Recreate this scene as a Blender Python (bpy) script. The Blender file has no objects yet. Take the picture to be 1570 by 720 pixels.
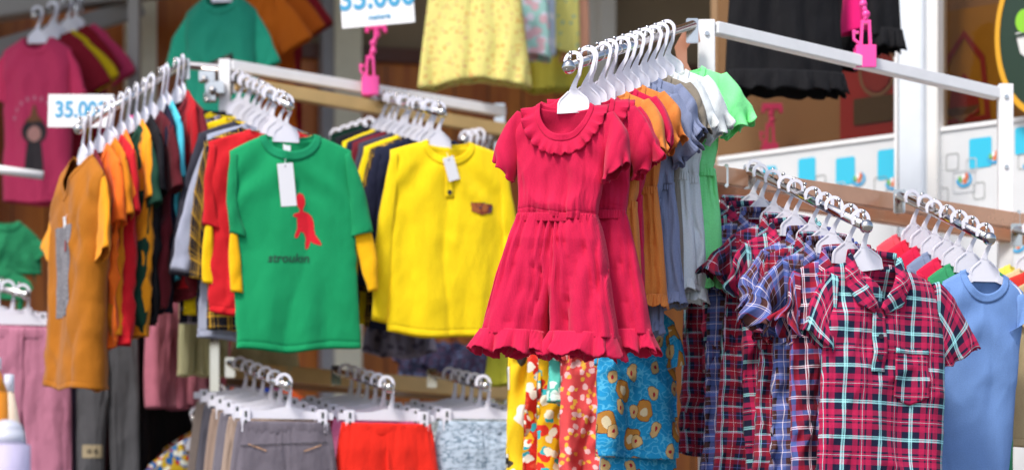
import bpy, bmesh, math, random
import numpy as np
from mathutils import Vector, Matrix
from math import radians, sin, cos, pi, atan2

S = bpy.context.scene
COL = S.collection
# ------------------------------------------------------------------ camera
FPX, HZ, EYE = 3400.0, 900.0, 1.3
cd = bpy.data.cameras.new('camera'); cam = bpy.data.objects.new('camera', cd); COL.objects.link(cam)
cam.location = (0, 0, EYE); cam.rotation_euler = (radians(90), 0, 0)
cd.sensor_width = 36; cd.lens = FPX / 1570 * 36; cd.shift_y = (HZ - 360) / 1570
cd.clip_end = 500; cd.clip_start = 0.05
cd.dof.use_dof = True; cd.dof.focus_distance = 4.85; cd.dof.aperture_fstop = 2.5
S.camera = cam
# ------------------------------------------------------------------ light
w = bpy.data.worlds.new('World'); S.world = w; w.use_nodes = True
nt = w.node_tree; nt.nodes.clear()
sky = nt.nodes.new('ShaderNodeTexSky'); sky.sky_type = 'NISHITA'; sky.sun_disc = False
SUN_EL, SUN_AZ = 54, 214          # azimuth: measured clockwise from +Y
sky.sun_elevation = radians(SUN_EL); sky.sun_rotation = radians(SUN_AZ)
sky.air_density = 1.0; sky.dust_density = 3.0; sky.ozone_density = 1.0
bg = nt.nodes.new('ShaderNodeBackground'); bg.inputs[1].default_value = 0.15
wo = nt.nodes.new('ShaderNodeOutputWorld')
nt.links.new(sky.outputs[0], bg.inputs[0]); nt.links.new(bg.outputs[0], wo.inputs[0])
sd = bpy.data.lights.new('sun', 'SUN'); sd.energy = 2.1; sd.angle = radians(11); sd.color = (1, .96, .9)
sun = bpy.data.objects.new('sun', sd); COL.objects.link(sun)
az, el = radians(SUN_AZ), radians(SUN_EL)
sdir = Vector((sin(az) * cos(el), cos(az) * cos(el), sin(el)))
sun.rotation_euler = sdir.to_track_quat('Z', 'Y').to_euler()
S.view_settings.view_transform = 'Standard'; S.view_settings.look = 'None'
S.view_settings.exposure = 0.54; S.view_settings.gamma = 1
S.render.engine = 'CYCLES'; S.render.resolution_x = 1024; S.render.resolution_y = 469

def P(px, py, Y):
    return Vector(((px - 785) / FPX * Y, Y, EYE + (HZ - py) / FPX * Y))

# ------------------------------------------------------------------ materials
MC = {}
def srgb(h):
    v = [int(h[i:i + 2], 16) / 255 for i in (0, 2, 4)]
    return tuple((c / 12.92 if c <= .04045 else ((c + .055) / 1.055) ** 2.4) for c in v) + (1,)
class NB:
    def __init__(s, name):
        s.m = bpy.data.materials.new(name); s.m.use_nodes = True; s.t = s.m.node_tree
        s.b = s.t.nodes['Principled BSDF']
    def n(s, ty, **kw):
        x = s.t.nodes.new(ty)
        for k, v in kw.items(): setattr(x, k, v)
        return x
    def l(s, a, b): s.t.links.new(a, b)
    def math(s, op, a, b=None, c=None):
        x = s.n('ShaderNodeMath', operation=op)
        for i, v in enumerate((a, b, c)):
            if v is None: continue
            if isinstance(v, (int, float)): x.inputs[i].default_value = v
            else: s.l(v, x.inputs[i])
        return x.outputs[0]
    def mix(s, bt, f, a, b):
        x = s.n('ShaderNodeMix', data_type='RGBA', blend_type=bt)
        for i, v in ((0, f), (6, a), (7, b)):
            if isinstance(v, (int, float)): x.inputs[i].default_value = v
            elif isinstance(v, tuple): x.inputs[i].default_value = v
            else: s.l(v, x.inputs[i])
        return x.outputs[2]
    def ramp(s, f, stops, interp='CONSTANT'):
        x = s.n('ShaderNodeValToRGB'); r = x.color_ramp; r.interpolation = interp
        while len(r.elements) < len(stops): r.elements.new(0.5)
        for e, (p, c) in zip(r.elements, sorted(stops, key=lambda q: q[0])):
            e.position = p; e.color = c if len(c) == 4 else tuple(c) + (1,)
        s.l(f, x.inputs[0]); return x.outputs[0]
    def noise(s, vec, scale, detail=2, rough=.5):
        x = s.n('ShaderNodeTexNoise'); x.inputs['Scale'].default_value = scale
        x.inputs['Detail'].default_value = detail; x.inputs['Roughness'].default_value = rough
        s.l(vec, x.inputs['Vector']); return x.outputs[0]

def fabric(color, rib=0, wr=0.35, sheen=.25, rough=.85, thin=0.0):
    key = ('f', color, rib, wr, sheen, rough)
    if key in MC: return MC[key]
    b = NB('fabric_' + (color if isinstance(color, str) else 'x'))
    base = srgb(color)
    finish_fabric(b, base, rib, wr, sheen, rough)
    MC[key] = b.m; return b.m

def finish_fabric(b, base, rib=0, wr=.35, sheen=.25, rough=.85):
    uv = b.n('ShaderNodeUVMap').outputs[0]; ob = b.n('ShaderNodeTexCoord').outputs['Object']
    n1 = b.noise(ob, 7, 3); n2 = b.noise(uv, 330, 2)
    v = b.math('ADD', b.math('MULTIPLY', n1, .22), b.math('MULTIPLY', n2, .34))
    v = b.math('ADD', v, .74)
    mul = b.n('ShaderNodeVectorMath', operation='SCALE')
    if isinstance(base, tuple):
        mul.inputs[0].default_value = base[:3]
    else: b.l(base, mul.inputs[0])
    b.l(v, mul.inputs['Scale'])
    b.l(mul.outputs[0], b.b.inputs['Base Color'])
    b.b.inputs['Roughness'].default_value = rough
    b.b.inputs['Specular IOR Level'].default_value = .25
    b.b.inputs['Sheen Weight'].default_value = sheen * (.4 if not isinstance(base, tuple) or max(base[:3]) > .05 else .05)
    b.b.inputs['Sheen Roughness'].default_value = .5
    bp = b.n('ShaderNodeBump'); bp.inputs['Distance'].default_value = .0006; bp.inputs['Strength'].default_value = .6
    if rib:
        sx = b.n('ShaderNodeSeparateXYZ'); b.l(uv, sx.inputs[0])
        h = b.math('SINE', b.math('MULTIPLY', sx.outputs[0], 2 * pi / rib))
        bp.inputs['Strength'].default_value = .6; bp.inputs['Distance'].default_value = rib * .2
        b.l(b.math('ADD', b.math('MULTIPLY', h, .5), n2), bp.inputs['Height'])
    else:
        b.l(b.noise(uv, 700, 2), bp.inputs['Height'])
    mp = b.n('ShaderNodeMapping'); mp.inputs['Scale'].default_value = (1, 1, .45); b.l(ob, mp.inputs[0])
    n3 = b.noise(mp.outputs[0], 17, 3, .45)
    b2 = b.n('ShaderNodeBump'); b2.inputs['Distance'].default_value = .030; b2.inputs['Strength'].default_value = wr
    b.l(n3, b2.inputs['Height']); b.l(bp.outputs[0], b2.inputs['Normal']); b.l(b2.outputs[0], b.b.inputs['Normal'])

def plaid(kind):
    """woven check laid out in cloth (UV, metres)"""
    key = ('p', kind)
    if key in MC: return MC[key]
    b = NB('plaid_fabric')
    C = {'r': srgb('ba1c4e'), 'n': srgb('181a38'), 'c': srgb('a8eef2'), 'w': srgb('f2e6f2'), 'b': srgb('5468ac'), 'k': srgb('141420'),
         'o': srgb('4a2a28'), 'm': srgb('90122c'), 'y': srgb('c89a28'), 'p': srgb('d8c8e8'), 'd': srgb('26304a')}
    pat = {  # (period, sequence of (width, colour))
        'red': (.076, [(3.4, 'c'), (1.2, 'n'), (2.4, 'c'), (14, 'n'), (11, 'r'), (4, 'n'), (4, 'r'), (1.0, 'c'), (4, 'r'), (4, 'n'), (11, 'r'), (14, 'n')]),
        'blue': (.066, [(16, 'b'), (2, 'w'), (8, 'b'), (14, 'o'), (1, 'p'), (12, 'o'), (2, 'm'), (14, 'b'), (1, 'w'), (3, 'b'), (1, 'w'), (14, 'o'), (6, 'k')]),
        'wine': (.06, [(14, 'm'), (1, 'w'), (10, 'm'), (13, 'n'), (2, 'b'), (10, 'n'), (14, 'm'), (2, 'p'), (2, 'n'), (2, 'c'), (14, 'n')]),
        'white': (.066, [(13, 'm'), (12, 'n'), (2, 'w'), (2, 'm'), (2, 'w'), (12, 'n'), (12, 'm'), (1, 'p'), (10, 'b')]),
        'mono': (.045, [(30, 'k'), (4, 'p'), (6, 'k'), (2, 'w'), (12, 'k'), (6, 'd')]),
        'gold': (.05, [(30, 'k'), (7, 'y'), (6, 'k'), (3, 'y'), (12, 'k'), (2, 'y')]),
    }[kind]
    per, seq = pat; tot = sum(q[0] for q in seq)
    st = []; a = 0
    for wd, c in seq:
        st.append((a / tot, C[c])); a += wd
    uv = b.n('ShaderNodeUVMap').outputs[0]
    sx = b.n('ShaderNodeSeparateXYZ'); b.l(uv, sx.inputs[0])
    out = []; lines = []
    for k in range(2):
        f = b.math('FRACT', b.math('DIVIDE', sx.outputs[k], per))
        out.append(b.ramp(f, st[:]))
    # twill: warp over weft in fine diagonal
    dg = b.math('SINE', b.math('MULTIPLY', b.math('ADD', sx.outputs[0], sx.outputs[1]), 2 * pi / .0016))
    fac = b.math('ADD', .5, b.math('MULTIPLY', dg, .10))
    mixc = b.mix('MIX', fac, out[0], out[1])
    light = b.mix('LIGHTEN', 1.0, out[0], out[1])
    dark = b.mix('MIX', .22, mixc, light)
    finish_fabric(b, dark, 0, .45, .15, .88)
    MC[key] = b.m; return b.m

def printfab(base, cols, scale=14, thr=(.30, .38), wr=.4):
    """cloth printed all over with irregular coloured motifs"""
    key = ('pr', base, tuple(cols), scale)
    if key in MC: return MC[key]
    b = NB('printed_fabric')
    uv = b.n('ShaderNodeUVMap').outputs[0]
    cur = srgb(base)
    for i, c in enumerate(cols):
        mp = b.n('ShaderNodeMapping'); mp.inputs['Location'].default_value = (i * 3.71 + .13, i * 1.93, 0); b.l(uv, mp.inputs[0])
        nz = b.n('ShaderNodeTexNoise'); nz.inputs['Scale'].default_value = scale * 2.3; b.l(mp.outputs[0], nz.inputs[0])
        ad = b.n('ShaderNodeVectorMath', operation='MULTIPLY_ADD'); b.l(nz.outputs[1], ad.inputs[0])
        ad.inputs[1].default_value = (.45 / scale,) * 3; b.l(mp.outputs[0], ad.inputs[2])
        vo = b.n('ShaderNodeTexVoronoi'); vo.inputs['Scale'].default_value = scale * (1 + .18 * i); b.l(ad.outputs[0], vo.inputs['Vector'])
        vo.voronoi_dimensions = '2D'
        f = b.math('LESS_THAN', vo.outputs['Distance'], thr[i % len(thr)])
        cur = b.mix('MIX', f, cur, srgb(c))
    finish_fabric(b, cur, 0, wr, .1, .8)
    MC[key] = b.m; return b.m

def motiffab(base, faint, A, B, scale):
    """bright cloth with rounded two-tone motifs scattered over faint scribbles"""
    b = NB('printed_fabric'); uv = b.n('ShaderNodeUVMap').outputs[0]
    n = b.noise(uv, 55, 1); cur = b.mix('MIX', b.math('LESS_THAN', b.math('ABSOLUTE', b.math('SUBTRACT', n, .5)), .03), srgb(base), srgb(faint))
    for i, M in enumerate((A, B)):
        mp = b.n('ShaderNodeMapping'); mp.inputs['Location'].default_value = (i * 1.37 + .2, i * .83, 0); mp.inputs['Rotation'].default_value = (0, 0, .5 + i); mp.inputs['Scale'].default_value = (1, .72, 1); b.l(uv, mp.inputs[0])
        nz = b.n('ShaderNodeTexNoise'); nz.inputs['Scale'].default_value = scale * 2.6; b.l(mp.outputs[0], nz.inputs[0])
        ad = b.n('ShaderNodeVectorMath', operation='MULTIPLY_ADD'); b.l(nz.outputs[1], ad.inputs[0]); ad.inputs[1].default_value = (.30 / scale,) * 3; b.l(mp.outputs[0], ad.inputs[2])
        vo = b.n('ShaderNodeTexVoronoi'); vo.voronoi_dimensions = '2D'; vo.inputs['Scale'].default_value = scale * (1 + .25 * i); vo.inputs['Randomness'].default_value = .75; b.l(ad.outputs[0], vo.inputs['Vector'])
        edge = b.math('LESS_THAN', vo.outputs['Distance'], M[0][1] + .016); cur = b.mix('MIX', edge, cur, srgb('5a3418'))
        for c, r in M: cur = b.mix('MIX', b.math('LESS_THAN', vo.outputs['Distance'], r), cur, srgb(c))
    finish_fabric(b, cur, 0, .4, .1, .8); return b.m

def dotfab(base, cols, scale=30, r=.22):
    return printfab(base, cols, scale, (r, r * .8))

def knitlines(base, line):
    key = ('kl', base, line)
    if key in MC: return MC[key]
    b = NB('printed_fabric'); uv = b.n('ShaderNodeUVMap').outputs[0]
    mp = b.n('ShaderNodeMapping'); mp.inputs['Scale'].default_value = (.35, 1, 1); b.l(uv, mp.inputs[0])
    n = b.noise(mp.outputs[0], 95, 2)
    c = b.ramp(n, [(0, srgb(base)), (.5, srgb(base)), (.56, srgb(line)), (.62, srgb(base))], 'LINEAR')
    finish_fabric(b, c, 0, .4, .1, .85); MC[key] = b.m; return b.m

def plain(name, color, rough=.5, metal=0, coat=0, noise=0.0, bump=0, nscale=12):
    key = ('s', name, color, rough, metal)
    if key in MC: return MC[key]
    b = NB(name); c = srgb(color); ob = b.n('ShaderNodeTexCoord').outputs['Object']
    b.b.inputs['Roughness'].default_value = rough; b.b.inputs['Metallic'].default_value = metal
    b.b.inputs['Coat Weight'].default_value = coat
    if noise:
        n = b.noise(ob, nscale, 5, .6)
        m = b.ramp(n, [(.3, tuple(x * (1 - noise) for x in c[:3])), (.7, c)], 'LINEAR')
        b.l(m, b.b.inputs['Base Color'])
        r = b.math('ADD', b.math('MULTIPLY', n, .25), rough - .1); b.l(r, b.b.inputs['Roughness'])
    else: b.b.inputs['Base Color'].default_value = c
    if bump:
        bp = b.n('ShaderNodeBump'); bp.inputs['Strength'].default_value = bump; bp.inputs['Distance'].default_value = .003
        b.l(b.noise(ob, 60, 3), bp.inputs['Height']); b.l(bp.outputs[0], b.b.inputs['Normal'])
    MC[key] = b.m; return b.m

def wood(color1, color2):
    b = NB('wood_panelling'); ob = b.n('ShaderNodeTexCoord').outputs['Object']
    mp = b.n('ShaderNodeMapping'); mp.inputs['Scale'].default_value = (9, 9, .7); b.l(ob, mp.inputs[0])
    n = b.noise(mp.outputs[0], 2.4, 5, .6)
    b.l(b.ramp(n, [(.25, srgb(color1)), (.75, srgb(color2))], 'LINEAR'), b.b.inputs['Base Color'])
    b.b.inputs['Roughness'].default_value = .42
    return b.m

HANG = plain('white_hanger_plastic', 'e9e8f2', .35, coat=.1)
HANG.node_tree.nodes['Principled BSDF'].inputs['Subsurface Weight'].default_value = .15
HANG.node_tree.nodes['Principled BSDF'].inputs['Subsurface Radius'].default_value = (.01, .01, .012)
CHROME = plain('chrome', 'd8d4d0', .12, 1, noise=.25)
BRASS = plain('rose_gold_steel', 'e0ac8c', .22, .4, noise=.35, nscale=5)
GOLD = plain('gold_steel', 'e6bf7e', .35, .2, noise=.3, nscale=5)
WHITEM = plain('white_enamel', 'f4f4f5', .35, 0, noise=.08, nscale=20)
PINKP = plain('hot_pink_plastic', 'ff4fa8', .3, 0)
CARD = plain('white_card', 'f1f1f3', .6)

# ------------------------------------------------------------------ object helpers
def link(name, me, mats=None, parent=None):
    o = bpy.data.objects.new(name, me); COL.objects.link(o)
    if parent: o.parent = parent
    return o
def setm(me, m):
    me.materials.clear(); me.materials.append(m)
def thing(name, label, cat, loc=(0, 0, 0), rotz=0, group=None, kind=None):
    o = bpy.data.objects.new(name, None); COL.objects.link(o); o.empty_display_size = .05
    o.location = loc; o.rotation_euler = (0, 0, rotz); tag(o, label, cat, group, kind); return o
def tag(o, label, cat=None, group=None, kind=None):
    if label: o['label'] = label
    if cat: o['category'] = cat
    if group: o['group'] = group
    if kind: o['kind'] = kind
    return o

def mesh_grid(name, V, closed=True, uv=None, mat=None, cap=False):
    """V: (rows, cols, 3)"""
    nr, nc = V.shape[:2]
    verts = V.reshape(-1, 3)
    cols = nc if closed else nc - 1
    j, i = np.meshgrid(np.arange(nr - 1), np.arange(cols), indexing='ij')
    i2 = (i + 1) % nc
    F = np.stack([j * nc + i, (j + 1) * nc + i, (j + 1) * nc + i2, j * nc + i2], -1).reshape(-1, 4)
    me = bpy.data.meshes.new(name)
    me.from_pydata(verts.tolist(), [], F.tolist())
    ul = me.uv_layers.new(name='UVMap')
    if uv is None:
        # arc length in metres round each ring, and down the columns
        d = np.linalg.norm(np.roll(V, -1, 1) - V, axis=2)
        mean = d.mean(0); u = np.concatenate([[0], np.cumsum(mean)])  # nc+1
        dz = np.linalg.norm(np.diff(V, axis=0), axis=2).mean(1); v = np.concatenate([[0], np.cumsum(dz)])
        U = np.stack([np.broadcast_to(u[None, :], (nr, nc + 1)), np.broadcast_to(-v[:, None], (nr, nc + 1))], -1)
    else:
        U = uv
        if U.shape[1] == nc: U = np.concatenate([U, U[:, :1]], 1)
    L = np.stack([U[j, i], U[j + 1, i], U[j + 1, i + 1], U[j, i + 1]], -2).reshape(-1)
    ul.data.foreach_set('uv', L.astype(np.float32))
    me.polygons.foreach_set('use_smooth', np.ones(len(me.polygons), dtype=bool))
    if mat: me.materials.append(mat)
    me.update(); return me

def bm_obj(name, bm, mat, parent=None, smooth=False, bevel=0):
    if bevel: bmesh.ops.bevel(bm, geom=list(bm.edges), offset=bevel, segments=2, affect='EDGES', clamp_overlap=True)
    me = bpy.data.meshes.new(name); bm.to_mesh(me); bm.free()
    me.materials.append(mat)
    if smooth: me.polygons.foreach_set('use_smooth', np.ones(len(me.polygons), dtype=bool))
    return link(name, me, parent=parent)
def box(bm, c, s, M=None):
    r = bmesh.ops.create_cube(bm, size=1); T = Matrix.Translation(c) @ Matrix.Diagonal((*s, 1))
    if M is not None: T = M @ T
    bmesh.ops.transform(bm, matrix=T, verts=r['verts']); return r['verts']
def beam(bm, a, b, wd, ht, up=Vector((0, 0, 1))):
    a = Vector(a); b = Vector(b); d = (b - a); L = d.length; y = d.normalized()
    x = y.cross(up).normalized(); z = x.cross(y)
    M = Matrix((x, y, z)).transposed().to_4x4(); M.translation = (a + b) / 2
    return box(bm, (0, 0, 0), (wd, L, ht), M)
def cyl(bm, a, b, r, r2=None, seg=16):
    a = Vector(a); b = Vector(b); d = b - a
    res = bmesh.ops.create_cone(bm, cap_ends=True, segments=seg, radius1=r, radius2=r if r2 is None else r2, depth=d.length)
    M = d.to_track_quat('Z', 'Y').to_matrix().to_4x4(); M.translation = (a + b) / 2
    bmesh.ops.transform(bm, matrix=M, verts=res['verts'])
def ball(bm, c, r, sx=(1, 1, 1)):
    res = bmesh.ops.create_uvsphere(bm, u_segments=16, v_segments=10, radius=r)
    bmesh.ops.transform(bm, matrix=Matrix.Translation(c) @ Matrix.Diagonal((*sx, 1)), verts=res['verts'])
def prism(bm, pts, y0, y1):
    vs = [bm.verts.new((x, y0, z)) for x, z in pts]; f = bm.faces.new(vs)
    r = bmesh.ops.extrude_face_region(bm, geom=[f])
    bmesh.ops.translate(bm, vec=(0, y1 - y0, 0), verts=[v for v in r['geom'] if isinstance(v, bmesh.types.BMVert)])
    bmesh.ops.recalc_face_normals(bm, faces=bm.faces)
def strip(bm, path, wd, y0, y1):
    """flat band following a 2D path (x,z)"""
    p = np.array(path); d = np.gradient(p, axis=0); n = np.stack([-d[:, 1], d[:, 0]], 1); n /= np.linalg.norm(n, axis=1)[:, None]
    wd = np.broadcast_to(np.array(wd, dtype=float), (len(p),))[:, None]
    a = p + n * wd / 2; b = p - n * wd / 2
    V = [[bm.verts.new((q[0], y, q[1])) for q, y in ((a[i], y0), (a[i], y1), (b[i], y1), (b[i], y0))] for i in range(len(p))]
    for i in range(len(p) - 1):
        for k in range(4): bm.faces.new((V[i][k], V[i][(k + 1) % 4], V[i + 1][(k + 1) % 4], V[i + 1][k]))
    bm.faces.new(V[0][::-1]); bm.faces.new(V[-1])

def rrect(cx, cz, wx, wz, r, n=5):
    pts = []
    for qx, qz, a0 in ((1, 1, 0), (-1, 1, 90), (-1, -1, 180), (1, -1, 270)):
        for k in range(n + 1):
            a = radians(a0 + 90 * k / n)
            pts.append((cx + qx * (wx / 2 - r) + r * cos(a), cz + qz * (wz / 2 - r) + r * sin(a)))
    return pts

# ------------------------------------------------------------------ noise
def noise2(x, z, seed):
    r = np.random.RandomState(seed); G = r.rand(64, 64) * 2 - 1
    x = x + 100.3; z = z + 100.7
    xi = np.floor(x).astype(int); zi = np.floor(z).astype(int); fx = x - xi; fz = z - zi
    fx = fx * fx * (3 - 2 * fx); fz = fz * fz * (3 - 2 * fz)
    g = lambda a, b: G[a % 64, b % 64]
    return (g(xi, zi) * (1 - fx) + g(xi + 1, zi) * fx) * (1 - fz) + (g(xi, zi + 1) * (1 - fx) + g(xi + 1, zi + 1) * fx) * fz
def creases(x, z, seed, s=14):
    """sharp-ridged crumple field in 0..1"""
    wx = x + .03 * noise2(x * 9, z * 9, seed + 5); wz = z + .03 * noise2(x * 9, z * 9, seed + 6)
    a = 1 - np.abs(noise2(wx * s + wz * s * .55, wz * s * .45 - wx * s * .3, seed)) ** .8 * 1.6
    b = 1 - np.abs(noise2(wx * s * 1.9 - wz * s * .9, wz * s * .9 + wx * s * .5, seed + 1)) ** .8 * 1.6
    return a * .65 + b * .35
def folds(x, z, seed, depth, amp, lam=.06):
    r = np.random.RandomState(seed + 77)
    wx = x + .02 * noise2(x * 5, z * 5, seed + 70) + .10 * (r.rand() - .5) * z
    f = 1.5 * noise2(wx / lam * 1.1, z * 2.0, seed + 71) + .8 * noise2(wx / lam * 2.1, z * 3.2 + 9, seed + 72)
    rv = np.abs(np.sin(pi * wx / lam * .8 + 2.2 * noise2(x * 6, z * 3, seed + 73))) ** .7; f = f - 1.5 * (rv - .6) * (.5 + noise2(x * 7, z * 1.5, seed + 75))
    sw = noise2(x * 4 + 3, z * 3.5, seed + 74)
    return (amp * f * 1.15 + .010 * sw) * depth

# ------------------------------------------------------------------ garments
class Surf:      # remembers a front panel so prints and pockets can be laid on it
    def __init__(s, pts): s.p = pts
    def y(s, x, z):
        d = (s.p[:, 0] - x) ** 2 + (s.p[:, 2] - z) ** 2
        k = np.argpartition(d, 4)[:4]; wt = 1 / (d[k] + 1e-7)
        return float((s.p[k, 1] * wt).sum() / wt.sum())

def body_mesh(p, seed, mat):
    """p: w=[shoulder, chest, waist, hem] half widths, H, nw, nd (neck), sl (shoulder drop), D (half depth), fa, lam, wr, gather"""
    W = p['w']; H = p['H']; nw = p.get('nw', .075); nd = p.get('nd', .05); bn = p.get('bn', .012); sl = p.get('sl', .035); D = p.get('D', .022)
    ease = p.get('ease', 1)
    nu = p.get('nu', 64); nv = p.get('nv', 60)
    u = np.linspace(-1, 1, nu, endpoint=False); 
    ux = .55 * u + .45 * np.sin(pi * u / 2)
    X = np.concatenate([ux, -ux]); front = np.concatenate([np.ones(nu), -np.ones(nu)])
    v = np.linspace(0, 1, nv); v = np.sort(np.concatenate([v[:-1], [1 - .005 / H, 1], [1 - q_ / H for q_ in (.0165, .0185, .0205)]]))
    V, XX = np.meshgrid(v, X, indexing='ij'); FR = np.broadcast_to(front, V.shape)
    wv = np.interp(V, [0, .28, .6, 1], W)
    x = XX * wv
    ax = np.abs(XX) * W[0]
    sh = -sl * np.clip((ax - nw) / (W[0] - nw), 0, 1) ** 1.15
    nn = np.sqrt(np.clip(1 - (ax / nw) ** 2, 0, 1))
    neckf = -nd * nn; neckb = -bn * nn
    if p.get('vneck'): neckf = -nd * np.clip(1 - ax / nw, 0, 1)
    top = np.where(ax < nw, np.where(FR > 0, neckf, neckb), sh)
    hem = -H - p.get('hemc', .008) * (1 - XX ** 2) + .004 * np.sin(x * 30 + seed)
    if p.get('hemtilt'): hem = hem + p['hemtilt'] * x
    z = top + (hem - top) * V
    shline = np.where(ax < nw, 0.0, sh)
    below = np.clip(shline - z, 0, 1)
    d = D * (1 - np.exp(-below / .04)) * (1 + p.get('op', .1) * V)
    edge = (1 - np.abs(XX) ** 5) ** (1 / 2.0)
    y = -FR * d * edge
    depth = np.clip(below / .22, 0, 1) * (.35 + .65 * V)
    fo = folds(x, z, seed, depth, p.get('fa', .006), p.get('lam', .07))
    y = y + fo * np.where(FR > 0, 1, .6) * (.35 + .65 * edge)
    # drag lines from shoulder to chest
    y = y + .0045 * np.exp(-((below - .10) / .08) ** 2) * np.sin((np.abs(x) * 55 + z * 42) + seed + noise2(x * 9, z * 9, seed) * 2)
    wr = p.get('wr', .004) * 1.5
    cr = creases(x, z, seed * 3 + 1, p.get('ws', 12))
    y = y - FR * wr * (cr - .4) * np.clip(below / .05, 0, 1)
    if 'gather' in p:
        up = np.exp(-(1 - V) * H / .05); ph = pi * (XX * 6 + .7 * noise2(XX * 5, V * 3, seed + 41))
        y = y + FR * up * .0075 * (1 - np.abs(np.sin(ph)) ** .7) * (.7 + .6 * noise2(XX * 4, V * 3, seed + 42)) - FR * .006 * np.exp(-(((1 - V) * H - .035) / .025) ** 2)
        y = y + .003 * np.sin((np.abs(x) * 1.2 + z * .9) * 75 + 3 * noise2(x * 8, z * 8, seed + 43)) * np.clip(below / .06, 0, 1) * np.abs(XX)
    if 'gather' in p:   # fine gathers at the lower edge
        g = np.exp(-(1 - V) * H / .035); y = y - FR * g * p['gather'] * np.sin(x * 2 * pi / .011 + 2 * np.sin(x * 40))
    side = np.exp(-((1 - V) * H) / .012) * .0012
    y = y - FR * side * (V < .995) + FR * .0012 * np.exp(-(((1 - V) * H - .0185) / .0015) ** 2)
    x = x + .004 * noise2(z * 12, z * 0 + 3, seed) * V + .002 * noise2(z * 40, x * 9, seed + 2)
    x = x + p.get('cx', 0) * np.clip(below / .05, 0, 1)
    P3 = np.stack([x, y, z], -1)
    UV = np.stack([np.where(FR > 0, x, 2 * W[1] - x + .3), z], -1)
    # continue uv past the last column
    UV = np.concatenate([UV, UV[:, -1:] + np.array([.003, 0])], 1)
    me = mesh_grid('body', P3, True, UV, mat)
    fr = P3[:, :nu].reshape(-1, 3)
    return me, Surf(fr)

def sleeve_mesh(name, ST, AP, CO, CI, D0, D1, seed, mat, side, wr=.004, nv=26, nt=40, yo=0, puff=0, flutter=0, curve=.0, v0=-0.1, ang=0):
    """tube silhouette: shoulder tip, armpit, outer and inner cuff corners in (x,z)"""
    ST, AP, CO, CI = [np.array(q, dtype=float) for q in (ST, AP, CO, CI)]
    v = np.linspace(v0, 1, nv)[:, None]; t = np.linspace(0, 2 * pi, nt, endpoint=False)[None, :]
    top = ST + (CO - ST) * np.clip(v, 0, 1) + np.minimum(v, 0) * np.array([.16, .06]); bot = AP + (CI - AP) * np.clip(v, -.2, 1)
    bul = np.sin(pi * np.clip(v, 0, 1))
    nrm = np.array([.7, .7]); top = top + nrm * bul * (curve + puff)
    C = (top + bot) / 2; M = (top - bot) / 2
    Dd = D0 + (D1 - D0) * np.clip(v, 0, 1) + puff * bul
    ct = np.cos(t); st = np.sin(t)
    ctp = np.sign(ct) * np.abs(ct) ** .8
    xz = C[:, None, :] + M[:, None, :] * ctp[..., None]
    y = -Dd * np.sign(st) * np.abs(st) ** .8 + yo * np.clip(v, 0, 1) ** 1.4
    x = xz[..., 0] + 0 * y; z = xz[..., 1] + 0 * y
    dep = np.clip(v, 0, 1)
    y = y + (noise2(x * 22, z * 10, seed) * 1.4 + (creases(x, z, seed + 3, 13) - .4)) * wr * (.4 + .8 * dep)
    x = x + noise2(z * 25 + 4, y * 30, seed + 1) * wr * dep
    if flutter:
        f = np.clip((v - .75) / .25, 0, 1) ** 1.5
        ph = 6 * t + seed
        x = x + flutter * f * np.sin(ph) * .8; y = y + flutter * f * np.cos(ph + 1) * 1.3; z = z + flutter * f * np.sin(ph * 1.5) * .5
    V3 = np.stack([x * side, y, z], -1)
    if side < 0: V3 = V3[:, ::-1]
    Lr = np.linalg.norm((CO + CI - ST - AP) / 2); cuf = np.linalg.norm(ST - AP)
    vv = np.broadcast_to(v, (nv, nt + 1)); tt = np.broadcast_to(np.linspace(0, 1, nt + 1)[None], (nv, nt + 1))
    UV = np.stack([tt * cuf * 2.2 + .013 * seed, -vv * Lr], -1)
    return mesh_grid(name, V3, True, UV, mat)

def neck_band(p, sf, wd, seed, mat, ruffle=0, proud=.002):
    nw = p.get('nw', .075); nd = p.get('nd', .05); bn = p.get('bn', .012)
    n = 96; ph = np.linspace(0, 2 * pi, n, endpoint=False); rows = 5 if not ruffle else 9
    R = []
    for k in range(rows):
        q = k / (rows - 1)
        o = -wd * .65 + q * wd if not ruffle else q * wd
        x = (nw + o) * np.cos(ph); s = np.sin(ph)      # s<0 front
        z = np.where(s < 0, (nd + o) * s, (bn + o * .3) * -s) + (.006 if not ruffle else 0) * (1 - q)
        if p.get('vneck'): z = np.where(s < 0, -(nd + o * 1.3) * (1 - np.abs(np.cos(ph))), z)
        yy = np.array([sf.y(a, min(c, -.004)) if b < 0 else .010 for a, b, c in zip(x, s, z)])
        if not ruffle:
            yb = np.where(s < 0, yy, .012 * s)
            sm = np.clip(np.abs(s) / .25, 0, 1)
            y = np.where(s < 0, yb * sm - proud, yb)
        else:
            sm = np.clip(np.abs(s) / .3, 0, 1)
            y = np.where(s < 0, yy * sm - proud - ruffle * q * (.7 + .9 * np.sin(ph * 27 + 1.2 * np.sin(ph * 5 + seed)) * q), .012 * s + .004 * q)
            z = z + ruffle * .35 * q * np.cos(ph * 27)
            z = np.where(s > 0, z - .01 * q, z)
        R.append(np.stack([x, y, z], -1))
    return mesh_grid('collar', np.array(R), True, None, mat)

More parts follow.
